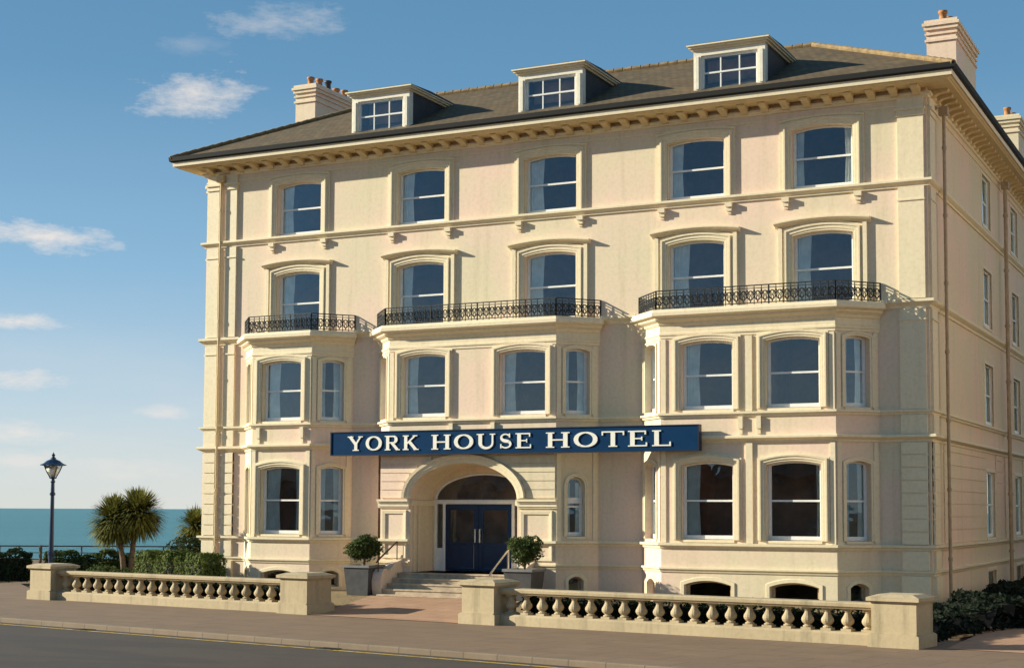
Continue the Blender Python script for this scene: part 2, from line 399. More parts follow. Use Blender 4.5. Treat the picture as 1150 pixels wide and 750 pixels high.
# ---- windows: local frame x right, y into the wall, z up, origin at sill centre on wall face
def make_window(w, h, rise, style, curt=(1, 0), recess=.20):
    """returns root mesh object (the moulded surround) with frame, pane and curtain sub-parts"""
    path = arc_open(w, h, rise, 10)
    s = MB()
    if style == 'top':
        prof = [(.0, -.03), (.0, .05), (.05, .05), (.06, .075), (.15, .075), (.16, .11), (.21, .11), (.22, .06), (.28, .06), (.28, -.01)]
        s.arch_sweep(path, prof)
        ear = w/2 + .34
        s.box(-ear, -ear + .055, -.05, .01, 0, h + rise*.3 + .24); s.box(ear - .055, ear, -.05, .01, 0, h + rise*.3 + .24)
        hp = [(x*(ear)/(w/2), z + .24) for x, z in arc_open(w, h, rise*.8, 10)[1:-1]]
        s.arch_sweep(hp, [(0, -.01), (0, .07), (.03, .10), (.07, .10), (.07, -.01)])
    elif style == 'hood':
        prof = [(.0, -.03), (.0, .05), (.05, .05), (.06, .075), (.15, .075), (.16, .11), (.21, .11), (.22, .04), (.27, .04), (.27, -.01)]
        s.arch_sweep(path, prof)
        for q in (-1, 1): s.box(min(q*(w/2+.29), q*(w/2+.41)), max(q*(w/2+.29), q*(w/2+.41)), -.085, .01, 0, h + .255)
        hw = w/2 + .50
        hp = [(-hw, h + .33)] + [(x*hw*.93/(w/2), z + .40) for x, z in arc_open(w, h, rise*.9, 10)[1:-1]] + [(hw, h + .33)]
        hp = [(x*hw/(w/2), z + .25) for x, z in arc_open(w, h, rise*.95, 10)[1:-1]]
        s.arch_sweep(hp, [(0, -.01), (0, .07), (.05, .09), (.06, .17), (.11, .22), (.15, .22), (.16, -.01)])
    elif style == 'bay':
        prof = [(.0, -.03), (.0, .04), (.05, .04), (.06, .07), (.13, .07), (.14, .10), (.19, .10), (.20, .04), (.25, .04), (.25, -.01)]
        s.arch_sweep(path, prof)
    elif style == 'cant':
        s.arch_sweep(path, [(.0, -.03), (.0, .04), (.05, .04), (.06, .06), (.11, .06), (.12, -.01)])
    else:
        s.arch_sweep(path, [(.0, -.02), (.0, .03), (.10, .03), (.12, -.01)])
    # stone sill
    if style not in ('hood',):
        s.box(-w/2 - .02, w/2 + .02, -.03, recess, -.075, -.004)
    root = s.build('window', M['trim'])
    # painted sash frame
    f = MB()
    T = recess
    f.T = Matrix.Translation((0, T, 0))
    full = path
    f.arch_sweep(full, [(-.005, -.05), (-.005, .0), (-.055, .0), (-.06, -.03), (-.06, -.05)], closed=True)
    mid = (h + rise)*.5
    if h > 1:
        f.box(-w/2 + .05, w/2 - .05, .0, .05, mid - .028, mid + .028)
        f.box(-w/2 + .05, w/2 - .05, -.02, .05, .03, .13)
    f.box(-w/2 + .055, -w/2 + .10, .01, .05, .1, h); f.box(w/2 - .10, w/2 - .055, .01, .05, .1, h)
    f.build('frame', M['white'] if h > 1 else M['pipe'], root)
    g = MB(); g.T = Matrix.Translation((0, T + .03, 0))
    pp = [(u*.97, z*.985 + .01) for u, z in path]
    ids = [g.V(u, 0, z) for u, z in pp]; g.F(*ids)
    g.build('pane', M['glass'], root)
    for side, on in ((-1, curt[0]), (1, curt[1])):
        if not on: continue
        c = MB(); n = 36; cw = w*on
        for row, z in enumerate((.08, (h)*.5, h + rise*.4)):
            for k in range(n+1):
                u = side*(w/2 - .03) - side*cw*k/n*(1 - .10*(row == 1))
                c.V(u, T + .12 + .04*math.sin(k*1.55 + row*.15) + .012*math.sin(k*.7), z)
        for row in range(2):
            for k in range(n):
                a = row*(n+1) + k; c.F(a, a+1, a+n+2, a+n+1)
        c.build('curtain', M['curtain'], root, True)
    return root
protos = {}
def place_window(key, loc, th, args):
    if key not in protos:
        r = make_window(*args); protos[key] = r; o = r
    else: o = copy_tree(protos[key])
    o.parent = hotel; o.location = Vector(loc) - Vector(hotel.location); o.rotation_euler.z = th
    return o

TOPX = [-21.53, -16.65, -11.88, -6.97, -3.05]
BAYS = [(-22.65, -20.25, [-21.47]), (-17.2, -11.2, [-15.92, -12.37]), (-7.75, -2.45, [-6.3, -3.7])]
ZT0, ZTH, ZTR = 12.52, 1.78, .10
ZS0, ZSH, ZSR = 9.03, 2.10, .11
ZB0, ZBH, ZBR = 5.98, 1.97, .09
ZG0, ZGH, ZGR = 2.16, 2.19, .10
H45 = math.sqrt(.5)
wall = MB()
# upper wall, z 8.95 .. 15.0
holes = [arc_open(1.85, ZTH, ZTR, 10, x, ZT0) for x in TOPX] + [arc_open(1.82, ZSH, ZSR, 10, x, ZS0) for x in TOPX]
panel(wall, (0, 0), 0, -25.5, 0, 8.9, 15.2, holes)
for a, b in [(-25.5, -23.65), (-19.25, -18.2), (-10.2, -8.75), (-1.45, 0)]:
    panel(wall, (0, 0), 0, a, b, 0, 8.9, [])
# side wall (x = 0)
SY = [10.0, 16.3]
holes = []
for y in SY:
    for z0, h in ((12.75, 1.75), (9.3, 1.95), (5.95, 2.05), (2.15, 2.2), (.42, .62)):
        holes.append(arc_open(1.7, h, 0, 1, y, z0))
panel(wall, (0, 0), R(90), 0, 21.5, 0, 15.2, holes, .09)
# left end and back walls
panel(wall, (-25.5, 9.2), R(-90), 0, 9.2, 0, 15.2, [])
panel(wall, (-9, 9.2), R(180), 0, 16.5, 0, 15.2, [])
panel(wall, (0, 21.5), R(180), 0, 9, 0, 15.2, [])
panel(wall, (-9, 21.5), R(-90), 0, 12.3, 0, 15.2, [])
part(wall, 'wall', M['stucco'])
for i, x in enumerate(TOPX):
    c = [(.26, 0), (.26, 0), (.30, 0), (.22, 0), (.16, .15)][i]
    place_window('top%s' % (c,), (x, 0, ZT0), 0, (1.85, ZTH, ZTR, 'top', c))
    c = [(.30, 0), (.24, 0), (.30, 0), (.32, 0), (.26, 0)][i]
    place_window('sec%s' % (c,), (x, 0, ZS0), 0, (1.82, ZSH, ZSR, 'hood', c))
for y in SY:
    for z0, h in ((12.75, 1.75), (9.3, 1.95), (5.95, 2.05), (2.15, 2.2), (.42, .62)):
        place_window('side%.2f' % h, (0, y, z0), R(90), (1.7, h, 0, 'side', (.3, .3) if h > 1 else (0, 0), .07))
# interior lining: dark rooms with floors
mb = MB()
mb.box(-25.2, -.3, 3.0, 3.1, .3, 15); mb.box(-3.2, -3.1, 3.1, 21, .3, 15)
for z in (1.2, 4.95, 8.55, 12.1): mb.box(-25.2, -.35, .62, 3.0, z, z + .3); mb.box(-3.1, -.35, 3.1, 21, z, z + .3)
for x in (-19.0, -14.3, -9.4, -5.0): mb.box(x, x + .12, .5, 3.0, 4.95, 15)
for x in (-18.8, -9.4): mb.box(x, x + .12, .5, 3.0, .3, 4.95)
part(mb, 'interior', M['interior'])

# bays
def shallow(w, cx, z0, h): return arc_open(w, h, .13, 8, cx, z0)
for bi, (x0, x1, ws) in enumerate(BAYS):
    bay = MB()
    L = x1 - x0
    zlo = 0
    ground = bi != 1
    first_holes = [arc_open(1.62, ZBH, ZBR, 10, x - x0, ZB0) for x in ws]
    ch = lambda z0, h, r: arc_open(.80, h, r, 8, .707, z0)
    if ground:
        gh = [arc_open(1.62, ZGH, ZGR, 10, x - x0, ZG0) for x in ws]
        bh = [shallow(1.45, x - x0, .42, .42) for x in ws]
        panel(bay, (x0, -1), 0, 0, L, zlo, 8.9, first_holes + gh + bh)
        cants = [((x1, -1), R(45), [ch(ZB0, ZBH, .08), ch(ZG0, ZGH, .09), shallow(.6, .707, .42, .42)]),
                 ((x0 - 1, 0), R(-45), [ch(ZB0, ZBH, .08), ch(ZG0, ZGH, .09), shallow(.6, .707, .42, .42)])]
        for O, th, hh in cants: panel(bay, O, th, 0, 1.414, zlo, 8.9, hh)
    else:
        panel(bay, (x0, -1), 0, 0, L, 5.1, 8.9, first_holes)
        panel(bay, (x1, -1), R(45), 0, 1.414, zlo, 8.9, [ch(ZB0, ZBH, .08), arc_open(.58, 1.55, .29, 10, .66, 2.2), shallow(.5, .66, .42, .42)])
        panel(bay, (x0 - 1, 0), R(-45), 0, 1.414, 5.1, 8.9, [ch(ZB0, ZBH, .08)])
        # entrance storey
        AX, AH = -14.45 - x0, 1.925
        arch = arc_open(2*AH, 3.35 - 1.0, 1.13, 24, AX, 1.0, True)
        panel(bay, (x0, -1), 0, -.3, L, zlo, 5.12, [arch], 1.45)
        panel(bay, (x0 - .3, 0), R(-90), 0, 1, zlo, 5.12, [])
        bay.prism([(x0 - 1, 0), (x0 - .3, 0), (x0 - .3, -1), (x0, -1)], 5.10, 5.115, 'z')
        # back wall of the porch with the door opening
        panel(bay, (x0, .45), 0, AX - 2.6, AX + 2.6, .9, 5.1, [arc_open(3.7, 2.35, .86, 24, AX, 1.0, True)], .12)
    bo = part(bay, 'bay', M['stucco'])
    def sub_win(key, loc, th, args):
        o = place_window(key, loc, th, args); return o
    for k, x in enumerate(ws):
        c = {0: (.34, 0), 1: (.26, 0), 2: (.30, 0)}[bi]
        if bi == 2 and k == 1: c = (0, 0)
        place_window('bay%s' % (c,), (x, -1, ZB0), 0, (1.62, ZBH, ZBR, 'bay', c))
        if ground:
            c2 = (.38, .2) if bi == 0 else ((.3, 0) if k == 0 else (0, .12))
            place_window('gr%s' % (c2,), (x, -1, ZG0), 0, (1.62, ZGH, ZGR, 'bay', c2))
            o = place_window('bs', (x, -1, .42), 0, (1.45, .42, .13, 'side', (0, 0)))
    for (O, th) in (((x1 + .5, -.5), R(45)), ((x0 - .5, -.5), R(-45))):
        place_window('cf', (O[0], O[1], ZB0), th, (.80, ZBH, .08, 'cant', (.25, .35)))
        if ground:
            place_window('cg', (O[0], O[1], ZG0), th, (.80, ZGH, .09, 'cant', (.3, .3)))
            place_window('cb', (O[0], O[1], .42), th, (.6, .42, .13, 'side', (0, 0)))
    if bi == 1:
        o = place_window('aw', (x1 + .66*H45, -1 + .66*H45, 2.2), R(45), (.58, 1.55, .29, 'cant', (.3, .3)))
        t = MB(); t.box(-.27, .27, .17, .25, 1.02, 1.20); t.build('transom', M['white'], o)
        place_window('ab', (x1 + .66*H45, -1 + .66*H45, .42), R(45), (.5, .42, .13, 'side', (0, 0)))

# full plan path for string courses
def plan(P=1.0, upto='all', porch=False):
    pts = [(-25.5, 9.2), (-25.5, 0)]
    for bi, (x0, x1, ws) in enumerate(BAYS):
        if porch and bi == 1: pts += [(x0 - .3, 0), (x0 - .3, -P), (x1, -P), (x1 + P, 0)]
        else: pts += [(x0 - P, 0), (x0, -P), (x1, -P), (x1 + P, 0)]
    return pts + [(0, 0), (0, 21.5)]
flat = [(-25.5, 9.2), (-25.5, 0), (0, 0), (0, 21.5)]
def string(path, prof, name='string_course', m='trim'):
    mb = MB(); mb.sweep(path, prof); return part(mb, name, M[m])
string(flat, [(-.01, 12.30), (.05, 12.30), (.06, 12.36), (.12, 12.40), (.16, 12.44), (.16, 12.50), (.13, 12.515), (-.01, 12.515)])
# sill string and first string run round the bays
string(plan(), [(-.01, 5.76), (.05, 5.76), (.07, 5.82), (.12, 5.84), (.12, 5.90), (-.01, 5.905)])
string(plan(), [(-.01, 4.99), (.04, 4.99), (.05, 5.05), (.12, 5.09), (.18, 5.12), (.18, 5.18), (.15, 5.20), (-.01, 5.205)])
# base strings (broken at the porch)
P_all = plan(porch=True)
pl = P_all[:7]; pr = [( -11.2 - 1.15, -1), (-11.2, -1), (-10.2, 0)] + P_all[10:]
baseprof = [(-.01, 1.90), (.04, 1.90), (.06, 1.96), (.13, 1.99), (.13, 2.06), (-.01, 2.065)]
base2 = [(-.01, 1.20), (.03, 1.20), (.05, 1.26), (.09, 1.29), (.09, 1.34), (-.01, 1.345)]
pl2 = [p for p in P_all[:6]] + [(-17.5, 0), (-17.5, -1), (-16.4, -1)]
for pf in (baseprof, base2):
    string(pl2, pf); string(pr, pf)
# plinth course at the foot
foot = [(-.01, .0), (.07, .0), (.07, .44), (.03, .47), (-.01, .475)]
# second floor string on flat wall only, dying into the bay cornices
segs = [[(-25.5, 9.2), (-25.5, 0), (-23.9, 0)], [(-19.1, 0), (-18.3, 0)], [(-10.1, 0), (-8.9, 0)], [(-1.35, 0), (0, 0), (0, 21.5)]]
for sg in segs:
    string(sg, [(-.01, 8.80), (.04, 8.80), (.06, 8.88), (.13, 8.93), (.17, 8.97), (.17, 9.05), (-.01, 9.07)])
# bay cornices
for x0, x1, ws in BAYS:
    mb = MB()
    path = [(x0 - 1.02, .02), (x0, -1), (x1, -1), (x1 + 1.02, .02)]
    prof = [(-.02, 8.13), (.03, 8.15), (.03, 8.22), (.06, 8.24), (.06, 8.30), (.03, 8.32), (.03, 8.52), (.07, 8.55), (.10, 8.62), (.17, 8.66), (.22, 8.70), (.22, 8.74),
            (.33, 8.78), (.36, 8.80), (.36, 8.90), (.32, 8.92), (.30, 8.99), (-.02, 9.0)]
    mb.sweep(path, prof)
    a = .28
    mb.prism([(x0 - 1 - a*.414, -.0), (x0 - a*.3, -1 - a*.9), (x1 + a*.3, -1 - a*.9), (x1 + 1 + a*.414, -.0)], 8.93, 8.975, 'z')
    part(mb, 'bay_cornice', M['trim'])
# corner strips of the bays between the windows
mb = MB()
def strip(O, th, u0, u1, z0, z1, p, name='bay_pilaster'):
    mb = MB(); mb.T = Matrix.Translation(Vector((O[0], O[1], 0))) @ Matrix.Rotation(th, 4, 'Z'); mb.box(u0, u1, -p, .01, z0, z1); part(mb, name, M['trim'])
for bi, (x0, x1, ws) in enumerate(BAYS):
    for (z0, z1) in ((5.91, 8.12), (2.07, 4.98)):
        if bi == 1 and z0 < 3:
            pass
        else:
            strip((x0, -1), 0, .02, .17, z0, z1, .035); strip((x0, -1), 0, x1 - x0 - .17, x1 - x0 - .02, z0, z1, .035)
            if len(ws) > 1 and bi == 2:
                c = (ws[0] + ws[1])/2 - x0; strip((x0, -1), 0, c - .10, c + .10, z0, z1, .05)
            strip((x0 - 1, 0), R(-45), 1.25, 1.395, z0, z1, .03)
        strip((x1, -1), R(45), .02, .16, z0, z1, .03)
        strip((x1, -1), R(45), 1.22, 1.36, z0, z1, .03)
    # little consoles between the two strings
    for c in ([.25, L*.5] if bi == 0 else [ws[0]-x0+1.05, ws[1]-x0-1.0]):
        if bi == 0: c = (x1-x0)*.12 if c == .25 else (x1-x0)*.86
        strip((x0, -1), 0, c - .07, c + .07, 5.40, 5.755, .09, 'console'); strip((x0, -1), 0, c - .055, c + .055, 5.24, 5.40, .05, 'console')
# consoles below the top-floor windows
for x in TOPX:
    for s in (-1, 1):
        u = x + s*1.08; cons = MB()
        cons.box(u - .11, u + .11, -.15, .01, 12.16, 12.295); cons.box(u - .085, u + .085, -.10, .01, 12.04, 12.16); cons.box(u - .06, u + .06, -.05, .01, 11.96, 12.04)
        part(cons, 'console', M['trim'])

# pilasters (end strips) with rusticated ground storey
def pilaster(O, th, u0, u1):
    mb = MB(); mb.T = Matrix.Translation(Vector((O[0], O[1], 0))) @ Matrix.Rotation(th, 4, 'Z')
    # ground storey blocks
    z = 2.07; 
    while z < 4.9:
        z1 = min(z + .345, 4.985); mb.prism([(u0, z + .02), (u0 + .0, z1 - .0), (u1, z1), (u1, z + .02)], -.09, .005, 'y'); z += .365
    mb.box(u0, u1, -.06, .004, 2.07, 4.98)
    mb.box(u0 - .03, u1 + .03, -.11, .006, G - .1, 1.195); mb.box(u0, u1, -.09, .005, 1.35, 1.895)
    for z0, z1 in ((5.21, 5.755), (5.91, 8.79), (9.08, 12.29), (12.52, 14.50)):
        mb.box(u0, u1, -.08, .005, z0, z1)
    for z0 in (8.45, 11.9): mb.box(u0 - .02, u1 + .02, -.11, .006, z0, z0 + .045)
    # capital
    mb.box(u0 - .03, u1 + .03, -.12, .006, 14.36, 14.42); mb.box(u0 - .02, u1 + .02, -.10, .007, 14.42, 14.52); mb.box(u0 - .06, u1 + .06, -.15, .008, 14.52, 14.60)
    mb.box(u0, u1, -.08, .005, 14.60, 14.88)
    return part(mb, 'pilaster', M['trim'])
pilaster((0, 0), 0, -25.42, -24.92)
pilaster((0, 0), 0, -24.62, -24.15)
pilaster((0, 0), 0, -.82, -.08)
pilaster((0, 0), R(90), .10, .85)
# left end quoin returns
pilaster((-25.5, 9.2), R(-90), 8.5, 9.1)

# rustication grooves on the ground storey of side wall and porch: raised blocks
mb = MB()
mb.T = Matrix.Rotation(R(90), 4, 'Z')
z = 2.10
while z < 4.9:
    z1 = min(z + .36, 4.97)
    for a, b in ((1.75, 8.95), (11.05, 12.5), (13.1, 15.25), (17.35, 21.4)):
        mb.box(a, b, -.03, .006, z, z1)
    z += .385
part(mb, 'rustication', M['stucco'])
mb = MB(); mb.T = Matrix.Translation((0, -1, 0)); mb2 = MB(); mb2.T = mb.T
z = 3.38
while z < 4.9:
    z1 = min(z + .25, 4.96)
    # blocks either side of the arch
    zz = min(1.0, max(0, (z + .14 - 3.35)/1.45)); hw = 2.24*math.sqrt(max(0, 1 - zz*zz))
    if hw > .2:
        mb.box(-17.49, -14.45 - hw - .02, -.035, .006, z, z1); mb2.box(-14.45 + hw + .02, -11.22, -.035, .006, z, z1)
    else: mb.box(-17.49, -14.455, -.035, .006, z, z1); mb2.box(-14.455, -11.22, -.035, .006, z, z1)
    z += .272
part(mb, 'rustication', M['stucco']); part(mb2, 'rustication', M['stucco'])

# porch mouldings
mb = MB(); mb.T = Matrix.Translation((0, -1, 0))
arch = arc_open(2*1.925, .02, 1.13, 28, -14.45, 3.34, True)[1:-1]
mb.arch_sweep(arch, [(0, -.02), (0, .05), (.08, .06), (.09, .09), (.18, .09), (.19, .13), (.28, .14), (.30, .05), (.30, -.01)])
for a, b in ((-17.56, -16.40), (-12.50, -11.14)):
    for z0, z1, p in ((3.06, 3.11, .05), (3.11, 3.22, .08), (3.22, 3.27, .12), (3.27, 3.34, .16)):
        mb.box(a, b - .0, -p, .008, z0, z1)
    # raised frame of the pier panel
    u0, u1, z0, z1 = (-17.42, -16.50, 1.45, 2.98) if a < -15 else (-12.40, -11.30, 1.45, 2.98)
    mb.arch_sweep([(u0 + .12, z0 + .1), (u0 + .12, z1 - .1), (u1 - .12, z1 - .1), (u1 - .12, z0 + .1)], [(0, 0), (0, .04), (.10, .05), (.12, .0)], closed=True)
mb.T = Matrix.Identity(4)
# impost band running into the porch
mb.box(-16.37, -16.30, -1.0, .44, 3.14, 3.30); mb.box(-12.60, -12.53, -1.0, .44, 3.14, 3.30)
for yy in (-.85, -.55): mb.box(-16.37, -16.325, yy, yy + .12, 1.0, 3.13)
part(mb, 'porch_moulding', M['trim'])
mb = MB(); mb.box(-16.6, -12.3, -1.0, .5, .5, 1.0); part(mb, 'porch_floor', M['stepstone'])
# door screen
mb = MB(); Y = .48
cx = -14.45
mb.box(cx - 1.85, cx + 1.85, Y, Y + .10, 3.20, 3.34); mb.box(cx - 1.85, cx + 1.85, Y - .04, Y + .10, 3.26, 3.30)
for x in (cx - 1.82, cx - 1.50, cx + 1.04, cx + 1.76): mb.box(x - .045, x + .045, Y, Y + .10, 1.0, 3.20)
mb.box(cx - 1.79, cx - 1.53, Y + .02, Y + .08, 1.0, 1.75); mb.box(cx + 1.08, cx + 1.73, Y + .02, Y + .08, 1.0, 1.75)
fan = arc_open(3.68, .02, .84, 24, cx, 3.34, True)[1:-1]
mb.T = Matrix.Translation((0, Y, 0)); mb.arch_sweep(fan, [(0, -.08), (0, 0), (-.06, 0), (-.06, -.08)]); mb.T = Matrix.Identity(4)
scr = part(mb, 'door_surround', M['white'])
g = MB(); ids = [g.V(u, Y + .05, z) for u, z in fan]; g.F(*ids)
for a, b in ((cx - 1.78, cx - 1.54), (cx + 1.08, cx + 1.72)): g.F(*[g.V(x, Y + .05, z) for x, z in ((a, 1.75), (b, 1.75), (b, 3.2), (a, 3.2))])
part(g, 'pane', M['glass'], scr)
for s, (a, b) in ((-1, (cx - 1.455, cx - .235)), (1, (cx - .225, cx + .995))):
    d = MB()
    d.box(a, b, Y + .03, Y + .08, 1.02, 1.95)
    d.box(a, a + .16, Y + .03, Y + .08, 1.95, 3.18); d.box(b - .16, b, Y + .03, Y + .08, 1.95, 3.18); d.box(a + .16, b - .16, Y + .03, Y + .08, 3.0, 3.18)
    for z0, z1 in ((1.12, 1.85),):
        d.T = Matrix.Translation((0, Y + .03, 0))
        d.arch_sweep([(a + .2, z0), (a + .2, z1), (b - .2, z1), (b - .2, z0)], [(0, 0), (.0, .012), (.03, .018), (.05, 0)], closed=True)
        d.T = Matrix.Identity(4)
    do = part(d, 'door', M['navy'])
    g = MB(); g.F(*[g.V(x, Y + .06, z) for x, z in ((a + .15, 1.94), (b - .15, 1.94), (b - .15, 3.02), (a + .15, 3.02))]); part(g, 'pane', M['glass'], do)
    h = MB(); hx = (b - .08) if s < 0 else (a + .08)
    h.tube([(hx, Y + .03, 1.95), (hx, Y - .05, 1.95), (hx, Y - .05, 2.38), (hx, Y + .03, 2.38)], .026, 8)
    part(h, 'handle', M['steel'], do)
mb = MB(); mb.box(cx - 1.9, cx + 1.9, 1.9, 2.0, .9, 4.4); part(mb, 'hall', M['interior'])

# entrance steps
mb = MB()
for k in range(5):
    mb.prism([(-16.62 + .0*k, -1.0), (-16.62, -1.0 - .32*(5-k) + .0), (-12.25, -1.0 - .32*(5-k)), (-12.25, -1.0)], .20 + (.0 if k == 0 else .16*k - .155), .20 + .16*(k+1) - (.16 if False else .0) - .001*k, 'z')
    # nosing
    y = -1.0 - .32*(5-k)
    mb.box(-16.63, -12.24, y - .03, y + .015, .20 + .16*(k+1) - .045, .20 + .16*(k+1) + .003 - .001*k)
part(mb, 'entrance_steps', M['stepstone'])
for a in (-16.98, -12.24):
    mb = MB()
    # flank wall with a scrolled end
    prof = [(-1.0, .2), (-2.25, .2), (-2.33, .5), (-2.35, .75), (-2.30, 1.0), (-2.18, 1.12), (-2.02, 1.14), (-1.92, 1.08), (-1.75, 1.12), (-1.5, 1.30), (-1.0, 1.42)]
    mb.prism(prof, a, a + .34, 'x')
    part(mb, 'flank_wall', M['stucco'])

# eaves: frieze, brackets, corona
string(flat, [(-.01, 14.66), (.03, 14.66), (.03, 14.70), (-.0, 14.71), (-.01, 14.71)], 'frieze')
string(flat, [(-.01, 14.86), (.06, 14.88), (.08, 14.93), (.14, 14.96), (.14, 15.02), (-.01, 15.02)], 'frieze')
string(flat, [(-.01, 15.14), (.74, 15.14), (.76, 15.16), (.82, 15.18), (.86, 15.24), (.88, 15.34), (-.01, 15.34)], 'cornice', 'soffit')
string(flat, [(.885, 15.20), (.895, 15.345), (.80, 15.35), (.80, 15.20)], 'cornice_edge', 'trim')
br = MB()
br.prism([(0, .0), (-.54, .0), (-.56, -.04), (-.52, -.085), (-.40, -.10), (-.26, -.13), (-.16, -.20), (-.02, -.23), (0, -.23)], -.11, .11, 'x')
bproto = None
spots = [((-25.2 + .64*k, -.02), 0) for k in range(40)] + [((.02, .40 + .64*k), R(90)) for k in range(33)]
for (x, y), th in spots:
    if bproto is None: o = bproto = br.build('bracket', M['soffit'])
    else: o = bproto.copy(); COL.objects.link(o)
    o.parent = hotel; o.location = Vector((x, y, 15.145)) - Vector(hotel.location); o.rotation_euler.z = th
gut = MB()
gut.sweep(flat, [(.84, 15.35), (.93, 15.35), (.985, 15.39), (1.0, 15.53), (.97, 15.53), (.955, 15.42), (.85, 15.40)])
part(gut, 'gutter', M['gutter'])

# roof
rf = MB()
zE, zR = 15.47, 18.2
def rp(*pts):
    ids = [rf.V(*p) for p in pts]; rf.F(*ids)
e = .96
FL, FR = (-25.5 - e, -e, zE), (e, -e, zE)
RA, RB = (-20.9, 4.5, zR), (-4.5, 4.5, zR)
rp(FL, FR, RB, RA)
BLc = (-25.5 - e, 9.95, zE)
rp(BLc, FL, RA)
rp(FR, (e, 22.2, zE), (-4.5, 22.2, zR), RB)
V1 = (-9.95, 9.95, zE)
rp(RA, RB, V1, BLc)
rp(RB, (-4.5, 22.2, zR), (-9.95, 22.2, zE), V1)
rp((-9.95, 22.2, zE), (e, 22.2, zE), (-4.5, 22.2, zR))
roof = part(rf, 'roof', M['roof'])
edge = MB(); edge.sweep(flat, [(.80, 15.38), (.93, 15.46), (.95, 15.50), (.94, 15.535), (.90, 15.52)]); part(edge, 'slate_edge', M['cheek'], roof)
# ridge and hip tiles
rt = MB()
def ridge_line(a, b):
    a, b = Vector(a), Vector(b); n = int((b-a).length/.33)
    for k in range(n):
        p = a.lerp(b, k/n) + Vector((0, 0, .03)); q = a.lerp(b, (k+.96)/n) + Vector((0, 0, .045))
        rt.tube([p, q], [.085, .092], 8)
for a, b in ((RA, RB), (FL, RA), (FR, RB), (RB, (-4.5, 22.2, zR))): ridge_line(a, b)
part(rt, 'ridge_tiles', M['ridge'], roof)

# dormers
def make_dormer():
    """local origin at bottom centre of the front; x right, y back"""
    W2, Z = 1.13, 1.28
    b = MB()
    b.box(-W2, -W2 + .24, 0, .25, -.15, Z); b.box(W2 - .24, W2, 0, .25, -.15, Z)
    b.box(-W2 + .24, W2 - .24, .0, .25, 1.12, Z); b.box(-W2 + .24, W2 - .24, -.04, .25, -.15, .04)
    for s in (-1, 1):
        u = s*(W2 - .12); b.box(u - .05, u + .05, -.03, .0, .1, 1.1)
    root = b.build('dormer', M['creamwhite'])
    for s in (-1, 1):
        c = MB(); x = s*(W2 - .015)
        c.prism([(.25, -.15), (3.0, 1.2), (3.0, 1.27), (.25, 1.27)], min(x, x - s*.06), max(x, x - s*.06), 'x')
        c.build('cheek', M['cheek'], root)
    k = MB()
    k.box(-W2 - .05, W2 + .05, -.06, 2.6, Z, Z + .06); k.box(-W2 - .12, W2 + .12, -.13, 2.7, Z + .06, Z + .12); k.box(-W2 - .17, W2 + .17, -.19, 2.8, Z + .12, Z + .16)
    k.build('cornice', M['trim'], root)
    r = MB(); r.prism([(-.16, Z + .163), (-.16, Z + .18), (1.2, Z + .25), (3.1, Z + .22), (3.1, Z + .163)], -W2 - .15, W2 + .15, 'x'); r.build('dormer_roof', M['cheek'], root)
    f = MB(); w, z0, z1 = W2 - .24, .04, 1.12
    f.T = Matrix.Translation((0, .08, 0))
    f.arch_sweep([(-w, z0), (-w, z1), (w, z1), (w, z0)], [(0, -.08), (0, 0), (-.07, 0), (-.07, -.08)], closed=True)
    for x in (-w/3, w/3): f.box(x - .02, x + .02, .01, .05, z0 + .06, z1 - .06)
    f.box(-w + .06, w - .06, -.005, .05, .56, .61)
    f.build('frame', M['white'], root)
    g = MB(); g.F(*[g.V(x, .115, z) for x, z in ((-w, z0), (w, z0), (w, z1), (-w, z1))]); g.build('pane', M['glass'], root)
    i = MB(); i.box(-w - .1, w + .1, .9, .95, -.1, 1.2); i.build('backing', M['interior'], root)
    return root
dp = None
for x in (-18.08, -11.75, -5.78):
    if dp is None: o = dp = make_dormer()
    else: o = copy_tree(dp)
    o.parent = hotel; o.location = Vector((x, -.32, 15.72)) - Vector(hotel.location)

# chimneys
def chimney(x0, x1, y0, y1, zb, zt, pots, name='chimney'):
    mb = MB(); mb.box(x0, x1, y0, y1, zb, zt)
    mb.box(x0 - .05, x1 + .05, y0 - .05, y1 + .05, zt - .38, zt - .30); mb.box(x0 - .05, x1 + .05, y0 - .05, y1 + .05, zt - .16, zt - .10)
    mb.box(x0 - .07, x1 + .07, y0 - .07, y1 + .07, zt + .002, zt + .12); mb.box(x0 - .12, x1 + .12, y0 - .12, y1 + .12, zt + .122, zt + .22); mb.box(x0 - .06, x1 + .06, y0 - .06, y1 + .06, zt + .242, zt + .32)
    c = part(mb, name, M['stucco'])
    for k in range(pots):
        p = MB(); cy = y0 + .35 + (y1 - y0 - .7)*(k/(max(1, pots-1))); cxx = (x0+x1)/2; b = zt + .31; hh = .38 + .08*((k*7) % 3)
        p.lathe([(.17, b), (.15, b + .08), (.12, b + .12), (.115, b + hh - .1), (.15, b + hh - .08), (.15, b + hh), (.11, b + hh), (.10, b + .1)], 12, cxx, cy)
        part(p, 'chimney_pot', M['terracotta'] if k % 3 < 2 else M['cheek'], c, True)
chimney(-24.85, -23.95, 4.5, 7.6, 15.6, 19.0, 5)
chimney(-.94, -.02, 5.0, 8.6, 15.6, 18.35, 4)
chimney(-.75, .15, 17.0, 20.2, 15.6, 18.05, 3)

